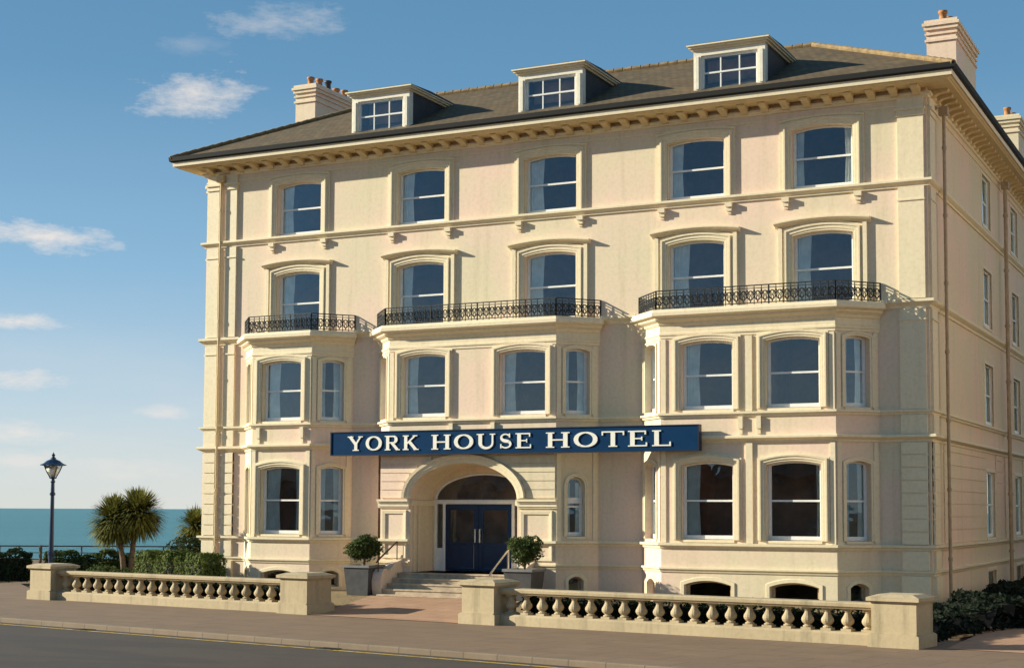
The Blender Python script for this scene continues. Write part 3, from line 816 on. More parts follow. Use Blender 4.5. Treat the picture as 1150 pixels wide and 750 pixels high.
# drainpipes; the left front one stands in for shade in the pilaster gap
def pipe(x, y, r=.05, mm='pipe'):
    mb = MB(); mb.tube([(x, y, .3), (x, y, 14.9), ], r, 10)
    for z in (1.6, 3.6, 5.6, 7.6, 9.6, 11.6, 13.6): mb.tube([(x, y, z), (x, y, z + .10)], r*1.35, 10)
    mb.box(x - .13, x + .13, y - .12, y + .12, 14.62, 14.86)
    part(mb, 'drainpipe_or_gap_shade', M[mm])
pipe(-24.78, -.16, .04, 'soffit'); pipe(.24, 1.35); pipe(.24, 12.8, .07)

# iron balcony railings
def railing(path, z0, z1):
    mb = MB()
    mb.sweep(path, [(-.025, z1 - .03), (.025, z1 - .03), (.025, z1), (-.025, z1)])
    mb.sweep(path, [(-.012, z1 - .11), (.012, z1 - .11), (.012, z1 - .09), (-.012, z1 - .09)])
    mb.sweep(path, [(-.015, z0 + .04), (.015, z0 + .04), (.015, z0 + .065), (-.015, z0 + .065)])
    mid = (z0 + .065 + z1 - .11)/2; hh = (z1 - .11 - z0 - .065)/2
    for a, b in zip(path, path[1:]):
        a, b = Vector(a), Vector(b); L = (b-a).length; d = (b-a)/L; n = max(1, round(L/.215))
        for k in range(n+1):
            p = a + d*(L*k/n)
            main = k in (0, n) or k % 8 == 0
            mb.tube([(p.x, p.y, z0 - .02), (p.x, p.y, z1 - (.0 if main else .03))], .026 if main else .014, 5)
            if k < n:
                c = a + d*(L*(k+.5)/n)
                mb.ring((c.x, c.y, mid), (L/n*.44, hh*.66), .015, d)
                mb.ring((c.x, c.y, mid + hh*.35), (L/n*.2, hh*.3), .013, d, 8)
                mb.ring((c.x, c.y, mid - hh*.35), (L/n*.2, hh*.3), .013, d, 8)
                mb.tube([(a + d*(L*k/n)).to_3d() + Vector((0, 0, z1 - .1)), (c.x, c.y, z0 + .06)], .011, 4)
                mb.tube([(a + d*(L*(k+1)/n)).to_3d() + Vector((0, 0, z1 - .1)), (c.x, c.y, z0 + .06)], .011, 4)
    return part(mb, 'balcony_railing', M['black'])
for x0, x1, ws in BAYS:
    o_ = .18
    railing([(x0 - 1 - o_*.414, -.03), (x0 - o_*.414, -1 - o_), (x1 + o_*.414, -1 - o_), (x1 + 1 + o_*.414, -.03)], 9.0, 9.58)

# ------------------------------------------------------------------ hotel sign
sign = empty('hotel_sign', (-12.8, -1.3, 4.76))
tag(sign, 'long dark blue board with cream capitals reading YORK HOUSE HOTEL above the arched entrance', 'sign')
mb = MB(); mb.box(-6.36, 6.36, -.10, .10, .03, .75); mb.build('board', M['signblue'], sign)
mb = MB()
mb.box(-6.40, 6.40, -.125, .12, 0, .028); mb.box(-6.40, 6.40, -.125, .12, .752, .78); mb.box(-6.40, -6.362, -.125, .12, .029, .751); mb.box(6.362, 6.40, -.125, .12, .029, .751)
mb.build('frame', M['signedge'], sign)
mb = MB()
for x in (-4.4, -1.2, 2.0): mb.box(x - .03, x + .03, .10, .32, .3, .36)
mb.build('fixing', M['signedge'], sign)
# letters: unit height, built from stems, bars, serifs and bowls
def letters(ch):
    P = []   # polygons
    T, t, s = .21, .10, .07
    def rect(x0, x1, z0, z1): P.append([(x0, z0), (x1, z0), (x1, z1), (x0, z1)])
    def stem(x, top=True, bot=True, w=T):
        rect(x - w/2, x + w/2, 0, 1)
        if bot: rect(x - w/2 - .10, x + w/2 + .10, 0, s)
        if top: rect(x - w/2 - .10, x + w/2 + .10, 1 - s, 1)
    def bar(x0, z0, x1, z1, w):
        d = Vector((x1-x0, z1-z0)).normalized(); n = Vector((-d.y, d.x))*w/2
        P.append([(x0+n.x, z0+n.y), (x0-n.x, z0-n.y), (x1-n.x, z1-n.y), (x1+n.x, z1+n.y)])
    def band(pts, ws):
        n = len(pts); L_, R_ = [], []
        for i, p in enumerate(pts):
            a = Vector(pts[max(0, i-1)]); b = Vector(pts[min(n-1, i+1)]); d = (b-a).normalized(); nn = Vector((-d.y, d.x))
            L_.append((p[0] + nn.x*ws[i]/2, p[1] + nn.y*ws[i]/2)); R_.append((p[0] - nn.x*ws[i]/2, p[1] - nn.y*ws[i]/2))
        for i in range(n-1): P.append([L_[i], R_[i], R_[i+1], L_[i+1]])
    if ch == 'Y':
        bar(.16, .98, .56, .46, T*.95); bar(.92, .98, .60, .46, t*1.1); rect(.58 - T/2, .58 + T/2, 0, .5); rect(.36, .80, 0, s)
        rect(.0, .40, 1-s, 1); rect(.76, 1.08, 1-s, 1); return P, 1.10
    if ch == 'O':
        pts, ws = [], []
        for k in range(33):
            a = 2*math.pi*k/32; pts.append((.6 + .46*math.cos(a), .5 + .445*math.sin(a))); ws.append(.09 + .13*abs(math.cos(a))**1.3)
        band(pts, ws); return P, 1.2
    if ch in 'RK':
        stem(.22)
        if ch == 'R':
            pts = [(.30, .955), (.55, .955)]; ws = [.09, .09]
            for k in range(9):
                a = math.pi/2 - math.pi*k/8; pts.append((.62 + .19*math.cos(a), .735 + .22*math.sin(a))); ws.append(.09 + .12*math.cos(a))
            pts += [(.55, .515), (.30, .515)]; ws += [.09, .09]
            band(pts, ws); bar(.52, .50, .90, .04, T*.9); rect(.80, 1.08, 0, s); return P, 1.10
        bar(.28, .42, .86, .97, t); bar(.46, .58, .92, .03, T*.95); rect(.70, 1.02, 1-s, 1); rect(.76, 1.12, 0, s); return P, 1.14
    if ch == 'H':
        stem(.21); stem(.95); rect(.3, .86, .46, .55); return P, 1.16
    if ch == 'U':
        rect(.21-T/2, .21+T/2, .38, 1); rect(.0, .42, 1-s, 1); rect(.92-t/2, .92+t/2, .38, 1); rect(.76, 1.08, 1-s, 1)
        pts, ws = [], []
        for k in range(15):
            a = math.pi + math.pi*k/14; x = .565 + .355*math.cos(a); pts.append((x, .39 + .345*math.sin(a))); ws.append(T + (t - T)*k/14 if k > 1 else T)
        band(pts, ws); return P, 1.1
    if ch == 'S':
        pts, ws = [], []
        for k in range(25):
            u = k/24
            if u < .5: a = R(35) + R(235)*(u/.5); c = (.40, .73); r = (.235, .215)
            else: a = R(90) - R(235)*((u-.5)/.5); c = (.42, .27); r = (.27, .225)
            pts.append((c[0] + r[0]*math.cos(a), c[1] + r[1]*math.sin(a))); ws.append(.09 + .13*math.exp(-((u-.5)/.16)**2))
        band(pts, ws); rect(.60, .67, .72, .99); rect(.11, .18, .02, .30); return P, .80
    if ch == 'E':
        stem(.22); rect(.3, .84, 1-.085, 1.001); rect(.3, .88, 0, .085); rect(.3, .66, .46, .54); rect(.78, .85, .76, 1); rect(.83, .90, 0, .25); rect(.62, .68, .38, .62); return P, .95
    if ch == 'T':
        stem(.53, top=False); rect(.03, 1.03, .915, 1.0); rect(.0, .07, .74, 1); rect(.99, 1.06, .74, 1); return P, 1.06
    if ch == 'L':
        stem(.22); rect(.3, .84, 0, .085); rect(.80, .87, 0, .27); return P, .90
    return P, .62
WORD = [('YORK', 389, 480), ('HOUSE', 496, 616), ('HOTEL', 633, 763)]
runs = {'YORK': (-5.72, -3.03), 'HOUSE': (-2.58, .98), 'HOTEL': (1.45, 5.55)}
for word, (xa, xb) in runs.items():
    adv = [letters(c)[1] for c in word]; gap = .16; tot = sum(adv) + gap*(len(word)-1)
    sx = (xb - xa)/tot; x = xa; HZ = .47
    for c, a in zip(word, adv):
        P, _ = letters(c); mb = MB(); sh = MB()
        for i, poly in enumerate(P):
            d = .0007*(i % 7) + .00011*i
            mb.prism([(x + px*sx, .155 + pz*HZ) for px, pz in poly], -.126 - d, -.108, 'y')
            sh.prism([(x + px*sx + .022, .155 + pz*HZ - .022) for px, pz in poly], -.1055 - d*.3, -.1003, 'y')  # black offset copy drawn as the letter's drop shadow
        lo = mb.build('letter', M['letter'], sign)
        sh.build('letter_shade', M['lettershadow'], lo)
        x += (a + gap)*sx

# ------------------------------------------------------------------ balustrades
def balustrade(t0, t1, nb, label):
    """piers one at each end, local x along the street line"""
    root = empty('balustrade', bl(t0), BA)
    tag(root, label, 'balustrade', 'stone balustrades along the pavement')
    L = t1 - t0; PW = 1.04
    for a in (0, L - PW):
        p = MB()
        p.box(a, a + PW, .0, PW, .27, .99)
        p.box(a - .07, a + PW + .07, -.07, PW + .07, -.02, .262); p.prism([(a - .07, .262), (a - .0, .30), (a + PW, .30), (a + PW + .07, .262)], -.065, PW + .065, 'y')
        p.box(a - .04, a + PW + .04, -.04, PW + .04, .985, 1.02); p.box(a - .09, a + PW + .09, -.09, PW + .09, 1.022, 1.10)
        # low pyramidal cap
        b0 = [p.V(x, y, 1.102) for x, y in ((a - .09, -.09), (a + PW + .09, -.09), (a + PW + .09, PW + .09), (a - .09, PW + .09))]
        b1 = [p.V(x, y, 1.17) for x, y in ((a + .12, .12), (a + PW - .12, .12), (a + PW - .12, PW - .12), (a + .12, PW - .12))]
        p.F(*b1)
        for i in range(4): p.F(b0[i], b0[(i+1) % 4], b1[(i+1) % 4], b1[i])
        p.build('pier', M['stone'], root)
    cy = .45
    b = MB(); b.box(PW - .01, L - PW + .01, cy - .26, cy + .26, -.02, .235); b.prism([(cy - .26, .235), (cy - .20, .28), (cy + .20, .28), (cy + .26, .235)], PW, L - PW, 'x')
    b.build('plinth', M['stone'], root)
    r = MB(); r.prism([(cy - .17, .795), (cy - .19, .83), (cy - .23, .85), (cy - .24, .92), (cy - .20, .95), (cy + .20, .95), (cy + .24, .92), (cy + .23, .85), (cy + .19, .83), (cy + .17, .795)], PW - .01, L - PW + .01, 'x')
    r.build('top_rail', M['stone'], root)
    # baluster
    m = MB()
    m.box(-.125, .125, -.125, .125, .279, .335)
    m.lathe([(.105, .335), (.115, .355), (.10, .375), (.075, .385), (.07, .40), (.10, .42), (.135, .46), (.15, .505), (.142, .55), (.11, .60), (.082, .65), (.068, .69), (.07, .715), (.095, .725), (.095, .74), (.075, .75)], 14)
    m.box(-.105, .105, -.105, .105, .75, .797)
    proto = None
    span = L - 2*PW
    for k in range(nb):
        x = PW + span*(k + .5)/nb
        if proto is None: proto = o = m.build('baluster', M['stone'], root)
        else: o = proto.copy(); COL.objects.link(o); o.parent = root
        o.location = (x, cy, 0); o.rotation_euler.z = 0
balustrade(.12, 12.45, 20, 'weathered cream stone balustrade left of the gateway, beside the blue street lamp')
balustrade(17.98, 30.42, 21, 'weathered cream stone balustrade right of the gateway, in front of the right bay')

# ------------------------------------------------------------------ handrails
def handrail(pts, m, label):
    mb = MB(); mb.tube(pts, .028, 8)
    root = mb.build('handrail', m); tag(root, label, 'handrail', 'handrails at the entrance steps')
    for i, p in enumerate((pts[1], pts[-2])):
        s = MB(); s.tube([(p[0], p[1], p[2]), (p[0], p[1], .5 if i == 0 else 1.0)], .018, 6); s.build('post', m, root)
    return root
handrail([(-16.80, -2.36, 1.34), (-16.80, -2.25, 1.42), (-16.80, -1.1, 1.98), (-16.80, -1.0, 1.98)], M['bronze'], 'dark bronze handrail sloping up beside the left planter')
handrail([(-12.75, -2.45, 1.0), (-12.75, -2.3, 1.12), (-12.75, -1.15, 1.78), (-12.75, -1.0, 1.80)], M['steel'], 'pale metal handrail rising in front of the right door leaf')

# ------------------------------------------------------------------ foliage helpers
def leaves(mb, n, sampler, size, up=.2, asp=.55):
    for _ in range(n):
        c, nrm = sampler()
        s = size*random.uniform(.6, 1.35)
        d = Vector((random.gauss(0, 1), random.gauss(0, 1), random.gauss(0, 1) + up)).normalized()
        nrm = (nrm*1.1 + Vector((random.gauss(0, .6), random.gauss(0, .6), random.gauss(0, .6)))).normalized()
        a = d.cross(nrm)
        if a.length < .05: continue
        a.normalize(); d2 = nrm.cross(a).normalized()
        p = [c - d2*s*.5, c + a*s*asp*.5 + nrm*s*.06, c + d2*s*.55, c - a*s*asp*.5 + nrm*s*.06]
        mb.F(*[mb.V(*q) for q in p])
def blob_sampler(blobs):
    tot = [b[3]*b[4]*b[5] for b in blobs]
    def f():
        b = random.choices(blobs, tot)[0]
        while 1:
            v = Vector((random.gauss(0, 1), random.gauss(0, 1), random.gauss(0, 1)))
            if v.length > .1: break
        v.normalize(); r = random.uniform(.62, 1.0)**.6
        r *= 1 + .12*math.sin(v.x*7 + b[0]*3) * math.sin(v.y*6 + b[1]) + .08*math.sin(v.z*11)
        return Vector((b[0] + v.x*b[3]*r, b[1] + v.y*b[4]*r, b[2] + v.z*b[5]*r)), v
    return f

def planter(x, y, z, label, pl, clipx=1):
    root = empty('planter', (x, y, z)); tag(root, label, 'planter', 'square lead planters flanking the steps')
    b = MB(); a0, a1 = .38, .46
    lo = [b.V(sx*a0, sy*a0, 0) for sx, sy in ((-1, -1), (1, -1), (1, 1), (-1, 1))]; hi = [b.V(sx*a1, sy*a1, .86) for sx, sy in ((-1, -1), (1, -1), (1, 1), (-1, 1))]
    b.F(*reversed(lo)); b.F(*hi)
    for i in range(4): b.F(lo[i], lo[(i+1) % 4], hi[(i+1) % 4], hi[i])
    b.build('body', M['leadgrey'], root)
    r = MB()
    for (x0, x1, y0, y1) in ((-.50, .50, -.50, -.40), (-.50, .50, .40, .50), (-.50, -.40, -.399, .399), (.40, .50, -.399, .399)): r.box(x0, x1, y0, y1, .862, .94)
    r.build('rim', M['plantrim'], root)
    s = MB(); s.box(-.399, .399, -.399, .399, .862, .89); s.build('soil', M['soil'], root)
    # shrub growing in it
    t = empty('planted_shrub', (x, y, z + .89)); tag(t, pl, 'shrub', 'round shrubs in the planters')
    k = MB()
    k.tube([(0, 0, -.02), (.02, .01, .2), (-.01, 0, .38)], [.05, .04, .035], 8)
    for i in range(7):
        an = i*.9; k.tube([(0, 0, .28), (.14*math.cos(an), .14*math.sin(an), .48), (.36*math.cos(an), .34*math.sin(an), .66 + .07*(i % 3))], [.025, .018, .008], 5)
    k.build('trunk', M['bark'], t)
    c = MB(); blobs = [(random.uniform(-.34, .34), random.uniform(-.34, .34), random.uniform(.38, .82), random.uniform(.20, .34), random.uniform(.20, .34), random.uniform(.18, .26)) for _ in range(13)]
    blobs += [(0, 0, .6, .45, .45, .32)]
    leaves(c, 3800, blob_sampler(blobs), .09); c.build('crown', M['leaf_bush'], t)
planter(-17.40, -2.15, .31, 'square dark grey planter left of the entrance steps, fully in view', 'bushy round evergreen in the left planter, beside the bronze handrail')
planter(-11.62, -2.35, .31, 'square dark grey planter right of the steps, half hidden behind the balustrade', 'bushy round evergreen in the right planter, below the small arched window')

def shrub(name, loc, blobs, n, size, m, label, cat, group=None, stem=True):
    root = empty(name, loc); tag(root, label, cat, group)
    k = MB()
    for i in range(5):
        b = blobs[i % len(blobs)]; k.tube([(b[0]*.2, b[1]*.2, -.05), (b[0]*.6, b[1]*.6, b[2]*.6), (b[0], b[1], b[2])], [.05, .035, .015], 5)
    k.build('stem', M['bark'], root)
    c = MB(); leaves(c, n, blob_sampler(blobs), size); c.build('foliage', m, root); return root
def hedge(name, a, b, w, h, n, size, m, label, group='hedges beside the pavement', fill=True, zb=0):
    a, b = Vector(a), Vector(b); d = b - a; L = d.length; root = empty(name, (a.x, a.y, zb), math.atan2(d.y, d.x)); tag(root, label, 'hedge', group)
    def smp():
        k = random.random()
        u = random.uniform(0, L); v = random.uniform(-w/2, w/2); z = random.uniform(.02, h)
        bul = 1 + .10*math.sin(u*3.1) + .07*math.sin(u*7.7 + 1)
        if k < .45: return Vector((u, v, h*bul*random.uniform(.9, 1.02))), Vector((0, 0, 1))
        if k < .85: s = random.choice((-1, -1, 1)); return Vector((u, s*w/2*random.uniform(.85, 1.04)*bul, z*bul)), Vector((0, s, .2))
        s = random.choice((0, 1)); return Vector((L*s + random.uniform(-.08, .06), v, z)), Vector((2*s-1, 0, .2))
    c = MB(); leaves(c, n, smp, size); c.build('foliage', m, root)
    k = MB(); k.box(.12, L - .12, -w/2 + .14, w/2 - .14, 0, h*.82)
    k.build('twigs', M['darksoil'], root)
    return root

# trimmed hedge against the left corner of the hotel, low dark hedges left of it
hedge('hedge', (-28.3, .45), (-23.6, -1.75), .9, 1.32, 11000, .10, M['leaf_hedge'], 'trimmed bright green hedge in front of the left corner of the hotel', zb=.02)
hedge('hedge', (-43.5, .2), (-37.6, 4.2), 1.4, 1.15, 8000, .14, M['leaf_dark'], 'dark clipped hedge at the far left, beside the pavement')
hedge('hedge', (-37.0, 4.8), (-31.9, 6.6), 1.0, 1.12, 7000, .13, M['leaf_bush'], 'green hedge behind the street lamp, in front of the sea railing')
shrub('round_shrub', (-29.6, 4.6, 0), [(0, 0, 1.1, 1.15, 1.1, .9), (1.1, .4, 1.0, .9, .9, .85), (-.9, .3, .7, .8, .8, .6), (.4, -.3, 1.35, .8, .7, .6)], 5200, .13, M['leaf_dark'], 'large dark rounded shrub between the two cordyline palms', 'shrub', 'shrubs by the left corner of the hotel')
shrub('low_shrub', (-31.2, 1.4, 0), [(0, 0, .45, .8, .6, .45), (.9, .2, .4, .6, .6, .4), (-.8, .1, .35, .6, .5, .32)], 2400, .11, M['leaf_bush'], 'low spreading shrub in the dry bed behind the balustrade', 'shrub', 'shrubs by the left corner of the hotel')
shrub('low_shrub', (-27.2, 3.2, 0), [(0, 0, .9, .8, .7, .85), (.7, .3, 1.1, .7, .7, .8)], 3000, .11, M['leaf_dark'], 'dark shrub tucked against the left end wall of the hotel', 'shrub', 'shrubs by the left corner of the hotel')

for t0, t1, lab in ((1.4, 11.2, 'low dark hedge close behind the left balustrade'), (19.3, 29.5, 'low dark hedge close behind the right balustrade')):
    a_, b_ = bl(t0, 1.35), bl(t1, 1.35)
    hedge('hedge', (a_.x, a_.y), (b_.x, b_.y), .7, .74, 9000, .10, M['leaf_dark'], lab, 'low hedges behind the balustrades')

# cordyline palms
def head(mb, c, n, L):
    for _ in range(n):
        an = random.uniform(0, 2*math.pi); el = math.asin(random.uniform(-.85, 1)); l = L*random.uniform(.75, 1.1)
        d = Vector((math.cos(an)*math.cos(el), math.sin(an)*math.cos(el), math.sin(el))); side = d.cross(Vector((0, 0, 1)))
        if side.length < .05: side = Vector((1, 0, 0))
        side.normalize(); p = Vector(c) + d*.06; prev = None; w0 = .05*random.uniform(.8, 1.2)
        for k in range(6):
            t = k/5; w = w0*(1 - t**2.2) + .002
            q = Vector(c) + d*(.06 + l*t) + Vector((0, 0, -.20*l*t*t*random.uniform(.6, 1.2)))
            a, b = mb.V(*(q - side*w)), mb.V(*(q + side*w))
            if prev: mb.F(prev[0], prev[1], b, a)
            prev = (a, b)
def cordyline(loc, trunks, label, n=1700, L=1.2):
    root = empty('cordyline_palm', loc); tag(root, label, 'palm', 'cordyline palms by the sea')
    for pts in trunks:
        k = MB(); k.tube(pts, [.13 - .05*i/(len(pts)-1) for i in range(len(pts))], 9); k.build('trunk', M['bark'], root, True)
        c = MB(); head(c, pts[-1], n, L); c.build('crown', M['leaf_palm'], root)
# positions follow the view: near (-32.6, 4.6)
cordyline((-32.95, 4.75, 0), [[(0, 0, 0), (-.12, -.05, 1.0), (-.24, -.12, 1.7), (-.42, -.21, 2.58)], [(.15, .1, 0), (.22, .12, 1.1), (.28, .14, 2.0), (.42, .22, 2.86)]], 'two-headed cordyline palm with leaning bare trunks against the sea')
cordyline((-32.2, 8.2, 0), [[(0, 0, 0), (.05, 0, 1.0), (.0, 0, 2.3)]], 'single cordyline palm half hidden by the left corner of the hotel', 560, 1.0)

# street lamp
lamp = empty('street_lamp', (-30.05, -2.60, 0)); tag(lamp, 'dark blue cast iron street lamp with a glazed lantern, behind the left end pier', 'street lamp')
mb = MB()
mb.lathe([(.17, 0), (.17, .12), (.13, .16), (.13, .75), (.15, .78), (.15, .84), (.10, .90), (.085, 1.0), (.095, 1.35), (.12, 1.38), (.12, 1.46), (.085, 1.50), (.078, 2.2), (.065, 3.45), (.10, 3.47), (.10, 3.53), (.07, 3.56), (.062, 3.9), (.09, 3.93), (.07, 3.98), (.05, 4.05)], 16)
mb.build('post', M['lampblue'], lamp, False)
mb = MB()
mb.lathe([(.08, 4.04), (.13, 4.06), (.13, 4.09), (.06, 4.10)], 12)
for k in range(4):
    a = R(45 + 90*k + 20); c, s = math.cos(a), math.sin(a); mb.tube([(.11*c, .11*s, 4.08), (.24*c, .24*s, 4.3), (.34*c, .34*s, 4.52)], .017, 6)
mb.lathe([(.35, 4.50), (.45, 4.515), (.455, 4.535), (.34, 4.58), (.22, 4.68), (.10, 4.73), (.09, 4.78), (.05, 4.80), (.045, 4.85), (.065, 4.88), (.03, 4.92), (.008, 4.98)], 12)
mb.build('lantern', M['lampblue'], lamp)
mb = MB(); n = 4
mb.lathe([(.10, 4.09), (.22, 4.30), (.32, 4.50)], 4); g_ = mb.build('lantern_glass', M['lampglass'], lamp); g_.rotation_euler.z = R(20)
mb = MB(); mb.lathe([(.04, 4.10), (.08, 4.15), (.16, 4.25), (.20, 4.36), (.17, 4.46), (.05, 4.49)], 12); mb.build('mantle', M['frost'], lamp, True)

# promenade railing
pr_ = empty('sea_railing', (-47.2, 12.25, 0), math.atan2(.444, .896)); tag(pr_, 'low dark railing along the promenade in front of the sea', 'railing')
mb = MB()
for z, r in ((1.16, .035), (.84, .022), (.52, .022)): mb.tube([(-30, 0, z), (24, 0, z)], r, 6)
mb.build('rail', M['bronze'], pr_)
pp_ = None
mb = MB(); mb.tube([(0, 0, 0), (0, 0, 1.18)], .04, 6)
for k in range(27):
    if pp_ is None: o = pp_ = mb.build('post', M['bronze'], pr_)
    else: o = pp_.copy(); COL.objects.link(o); o.parent = pr_
    o.location = (-30 + 2*k, 0, 0); s_ = 1.9 if k % 4 == 0 else 1; o.scale = (s_, s_, 1.02 if k % 4 == 0 else 1)

# planting at the right corner (ground cover), its near-black colour standing in for shade
IP = [(.30, -8.35), (1.45, -8.35), (1.75, -6.6), (2.5, -2.6), (5.5, -1.6), (14, 2.0), (14, 22), (.30, 22)]
def inside(x, y):
    c = False
    for i in range(len(IP)):
        (xa, ya), (xb, yb) = IP[i-1], IP[i]
        if (ya > y) != (yb > y) and x < (xb-xa)*(y-ya)/(yb-ya) + xa: c = not c
    return c
def edged(x, y):
    m = 9
    for i in range(len(IP)):
        a, b = Vector(IP[i-1]), Vector(IP[i]); t = max(0, min(1, (Vector((x, y))-a).dot(b-a)/(b-a).length_squared)); m = min(m, (a.lerp(b, t) - Vector((x, y))).length)
    return m
def ivy_h(x, y):
    h = .62 + .10*math.sin(x*1.7 + y) + .07*math.sin(y*2.3 + x*3) if y > -4 else .50 + .05*math.sin(y*3)
    return h*min(1, .25 + edged(x, y)/.35)
def ivy_s():
    while 1:
        x, y = random.uniform(.3, 9), random.uniform(-8.4, 9) if random.random() < .75 else random.uniform(9, 22)
        if inside(x, y): break
    h = ivy_h(x, y)
    z = h*random.uniform(.85, 1.08) if edged(x, y) > .3 else h*random.uniform(.1, 1.08)
    return Vector((x, y, z)), Vector((0, -.5, 1))
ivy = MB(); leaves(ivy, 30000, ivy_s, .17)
o = ivy.build('ground_cover', M['leaf_ivy_shaded']); tag(o, kind='stuff')
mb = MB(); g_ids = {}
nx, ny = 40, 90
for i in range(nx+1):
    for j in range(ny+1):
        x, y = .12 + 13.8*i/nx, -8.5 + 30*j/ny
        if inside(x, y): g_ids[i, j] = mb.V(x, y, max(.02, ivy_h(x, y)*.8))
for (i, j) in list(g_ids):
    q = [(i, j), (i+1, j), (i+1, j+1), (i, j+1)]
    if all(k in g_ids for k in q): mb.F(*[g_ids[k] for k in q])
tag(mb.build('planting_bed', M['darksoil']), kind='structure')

# ---- houses on the far side of the road, behind the viewpoint: the ground-floor panes mirror them
def house(x, wd, eave, ridge, label, y=-76):
    root = empty('terraced_house', (x, y, -.13)); tag(root, label, 'house', 'houses across the road')
    b = MB(); b.box(0, wd, -9, 0, 0, eave); b.prism([(-9, eave + .01), (0, eave + .01), (-4.5, ridge - .15)], .02, wd - .02, 'x'); b.build('wall', M['brick'], root)
    r = MB(); r.prism([(-9.4, eave - .1), (-4.5, ridge), (.4, eave - .1), (.4, eave + .05), (-4.5, ridge + .2), (-9.4, eave + .05)], -.1, wd + .1, 'x'); rf_ = r.build('roof', M['slate_far'], root)
    c = MB(); c.box(wd*.45, wd*.45 + 1.2, -5, -4.2, ridge - .5, ridge + 1.2); c.build('chimney', M['brick'], rf_)
    d = MB(); d.box(wd*.12, wd*.12 + 1, .0, .06, .2, 2.3); d.build('door', M['navy'], root)
    for u, z in ((.45, .9), (.72, .9), (.12, 3.6), (.45, 3.6), (.72, 3.6)):
        f = MB(); f.box(wd*u, wd*u + 1.3, .0, .07, z, z + 1.5); fo = f.build('window', M['white'], root)
        g = MB(); g.box(wd*u + .1, wd*u + 1.2, .071, .09, z + .1, z + 1.4); g.build('pane', M['cheek'], fo)
house(-97, 13, 5.6, 8.2, 'brown brick house with a slate roof, farthest left across the road')
house(-82, 12, 5.9, 8.8, 'taller brown brick house second from the left across the road')
house(-66, 15, 5.2, 7.9, 'wide low brick house in the middle of the row across the road')
house(-48, 13, 5.7, 8.4, 'brown brick house right of the wide low one across the road')
house(-32, 18, 5.9, 8.9, 'widest brick house, at the right end of the row across the road')

# unseen house added at the right: its sunlit flank warms the shaded wall
nb = empty('fill_house', (13.5, -3.0, .0)); tag(nb, 'unseen cream stucco house added right of the hotel to bounce warm light', 'house')
b = MB(); panel(b, (0, 27), R(-90), 0, 27, 0, 15.5, [arc_open(1.2, 1.9, 0, 1, u, z) for u in (4, 9, 14, 19, 23.5) for z in (1.6, 5.2, 8.8, 12)], .15)
b.box(.16, 12, 0, 27, 0, 15.5); b.build('wall', M['stucco'], nb)
b = MB(); b.prism([(-.5, 15.5), (12.5, 15.5), (12.5, 15.7), (6, 18), (-.5, 15.7)], -.5, 27.5, 'y'); b.build('roof', M['roof'], nb)
for u in (4, 9, 14, 19, 23.5):
    for z in (1.6, 5.2, 8.8, 12):
        b = MB(); b.arch_sweep([(u - .6, z), (u - .6, z + 1.9), (u + .6, z + 1.9), (u + .6, z)], [(0, -.08), (0, 0), (-.06, 0), (-.06, -.08)], closed=True); b.box(u - .55, u + .55, .0, .05, z + .93, z + .98)
        fo = b.build('window', M['white'], nb); fo.location = (.09, 27, 0); fo.rotation_euler.z = R(-90)
        b = MB(); b.box(u - .56, u + .56, .055, .065, z + .05, z + 1.85); b.build('pane', M['cheek'], fo)

# ------------------------------------------------------------------ sky, sun, camera
az = R(71); el = R(19.7)
sdir = Vector((-math.sin(az)*math.cos(el), -math.cos(az)*math.cos(el), math.sin(el)))
sun = bpy.data.lights.new('sun', 'SUN'); sun.energy = 3.7; sun.angle = R(.5); sun.color = (.98, .93, .75)
so = bpy.data.objects.new('sun', sun); COL.objects.link(so); so.rotation_euler = (-sdir).to_track_quat('-Z', 'Y').to_euler()

w = bpy.data.worlds.new('World'); scene.world = w; w.use_nodes = True; nt = w.node_tree
bg = nt.nodes['Background']; bg.inputs[1].default_value = .055
sky = nt.nodes.new('ShaderNodeTexSky'); sky.sky_type = 'NISHITA'; sky.sun_disc = False; sky.sun_elevation = el
sky.sun_rotation = math.atan2(sdir.x, sdir.y); sky.air_density = 1.0; sky.dust_density = .25; sky.ozone_density = 3.0
tc = nt.nodes.new('ShaderNodeTexCoord')
sep = nt.nodes.new('ShaderNodeSeparateXYZ'); nt.links.new(tc.outputs['Generated'], sep.inputs[0])
def Mth(op, a, b=None, clamp=False):
    n = nt.nodes.new('ShaderNodeMath'); n.operation = op; n.use_clamp = clamp
    for i, v in enumerate((a, b)):
        if v is None: continue
        if hasattr(v, 'links'): nt.links.new(v, n.inputs[i])
        else: n.inputs[i].default_value = v
    return n.outputs[0]
AZ = Mth('ARCTAN2', sep.outputs[0], sep.outputs[1]); EL = Mth('ARCSINE', sep.outputs[2])
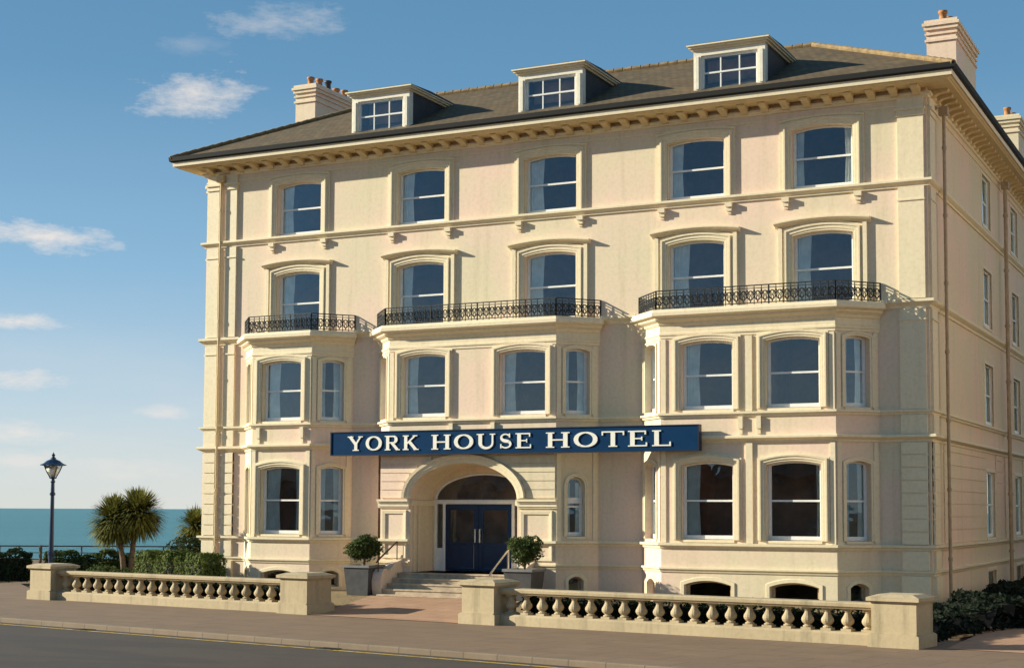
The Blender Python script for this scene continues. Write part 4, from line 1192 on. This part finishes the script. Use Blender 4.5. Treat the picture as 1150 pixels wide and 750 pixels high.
# clouds: real wisps placed by azimuth and elevation, broken up by noise
cv = nt.nodes.new('ShaderNodeCombineXYZ'); nt.links.new(AZ, cv.inputs[0]); nt.links.new(EL, cv.inputs[1])
mp = nt.nodes.new('ShaderNodeMapping'); mp.inputs['Scale'].default_value = (1, 2.6, 1); nt.links.new(cv.outputs[0], mp.inputs[0])
n1 = noise(nt, 30, 12, .70, mp.outputs[0]); n2 = noise(nt, 7, 5, .55, mp.outputs[0])
CL = []
def cloud(px, py, wx, wy, st=1.0):
    # angles of a direction seen at (px, py) of a 54 mm view: only used to lay the clouds out
    a = -.4609 + math.atan((px - 575)/1725); e = math.atan((572 - py)/1725*math.cos(math.atan((px-575)/1725)))
    dx = Mth('DIVIDE', Mth('SUBTRACT', AZ, a), wx/1725); dy = Mth('DIVIDE', Mth('SUBTRACT', EL, e), wy/1725)
    dy = Mth('SUBTRACT', dy, Mth('MULTIPLY', dx, cloud.tilt))
    r = Mth('SQRT', Mth('ADD', Mth('MULTIPLY', dx, dx), Mth('MULTIPLY', dy, dy)))
    v = Mth('SUBTRACT', 1.1, r); v = Mth('ADD', v, Mth('MULTIPLY', Mth('SUBTRACT', n1, .5), 3.4))
    CL.append(Mth('MULTIPLY', Mth('MULTIPLY', v, .9, True), st))
cloud.tilt = .35; cloud(212, 100, 62, 24, .75); cloud(305, 14, 70, 18, .38)
cloud.tilt = -.35; cloud(38, 264, 74, 15, .85)
cloud.tilt = 0; cloud(18, 362, 52, 10, .8); cloud(30, 427, 52, 11, .7); cloud(22, 488, 50, 12, .65); cloud(186, 463, 32, 9, .55); cloud(205, 42, 34, 12, .15); cloud(20, 520, 60, 14, .5); cloud(150, 525, 110, 22, .35)
m_ = CL[0]
for c in CL[1:]: m_ = Mth('MAXIMUM', m_, c)
# low haze band of soft cloud near the horizon, all round
low = Mth('MULTIPLY', Mth('SUBTRACT', 1, Mth('DIVIDE', EL, .16), True), Mth('MULTIPLY', Mth('SUBTRACT', n2, .42), 3.0, True))
m_ = Mth('MAXIMUM', m_, Mth('MULTIPLY', low, .35))
# scale: Nishita radiance values, clouds lit warm white
mx = nt.nodes.new('ShaderNodeMix'); mx.data_type = 'RGBA'
# clear-air tint: deep blue overhead, pale towards the horizon
gr = ramp(nt, Mth('MULTIPLY', EL, 1/.5, True), [(0, (.60, .64, .64)), (.12, (.46, .57, .66)), (.30, (.23, .42, .60)), (.55, (.11, .27, .44)), (1, (.06, .18, .33))])
gm = nt.nodes.new('ShaderNodeVectorMath'); gm.operation = 'SCALE'; nt.links.new(gr, gm.inputs[0]); gm.inputs['Scale'].default_value = 8.7
skyc = mix(nt, .82, sky.outputs[0], gm.outputs[0])
nt.links.new(m_, mx.inputs[0]); nt.links.new(skyc, mx.inputs[6]); mx.inputs[7].default_value = (6.6, 6.1, 5.7, 1)
nt.links.new(mx.outputs[2], bg.inputs[0])

cam = bpy.data.cameras.new('camera'); co = bpy.data.objects.new('camera', cam); COL.objects.link(co); scene.camera = co
yaw, pitch, roll = -.4609, .0696, .0043
f = Vector((math.sin(yaw)*math.cos(pitch), math.cos(yaw)*math.cos(pitch), math.sin(pitch)))
r = Vector((math.cos(yaw), -math.sin(yaw), 0)); u = r.cross(f)
r2 = r*math.cos(roll) + u*math.sin(roll); u2 = -r*math.sin(roll) + u*math.cos(roll)
co.matrix_world = Matrix(((r2.x, u2.x, -f.x, 8.6748), (r2.y, u2.y, -f.y, -44.0933), (r2.z, u2.z, -f.z, 3.0), (0, 0, 0, 1)))
cam.sensor_width = 36; cam.lens = 36*1724.6/1150; cam.shift_y = 77.5/1150; cam.clip_end = 60000; cam.clip_start = .1
scene.view_settings.view_transform = 'Standard'; scene.view_settings.look = 'None'
scene.view_settings.exposure = 1.27; scene.view_settings.gamma = 1
scene.render.resolution_x = 1024; scene.render.resolution_y = 667
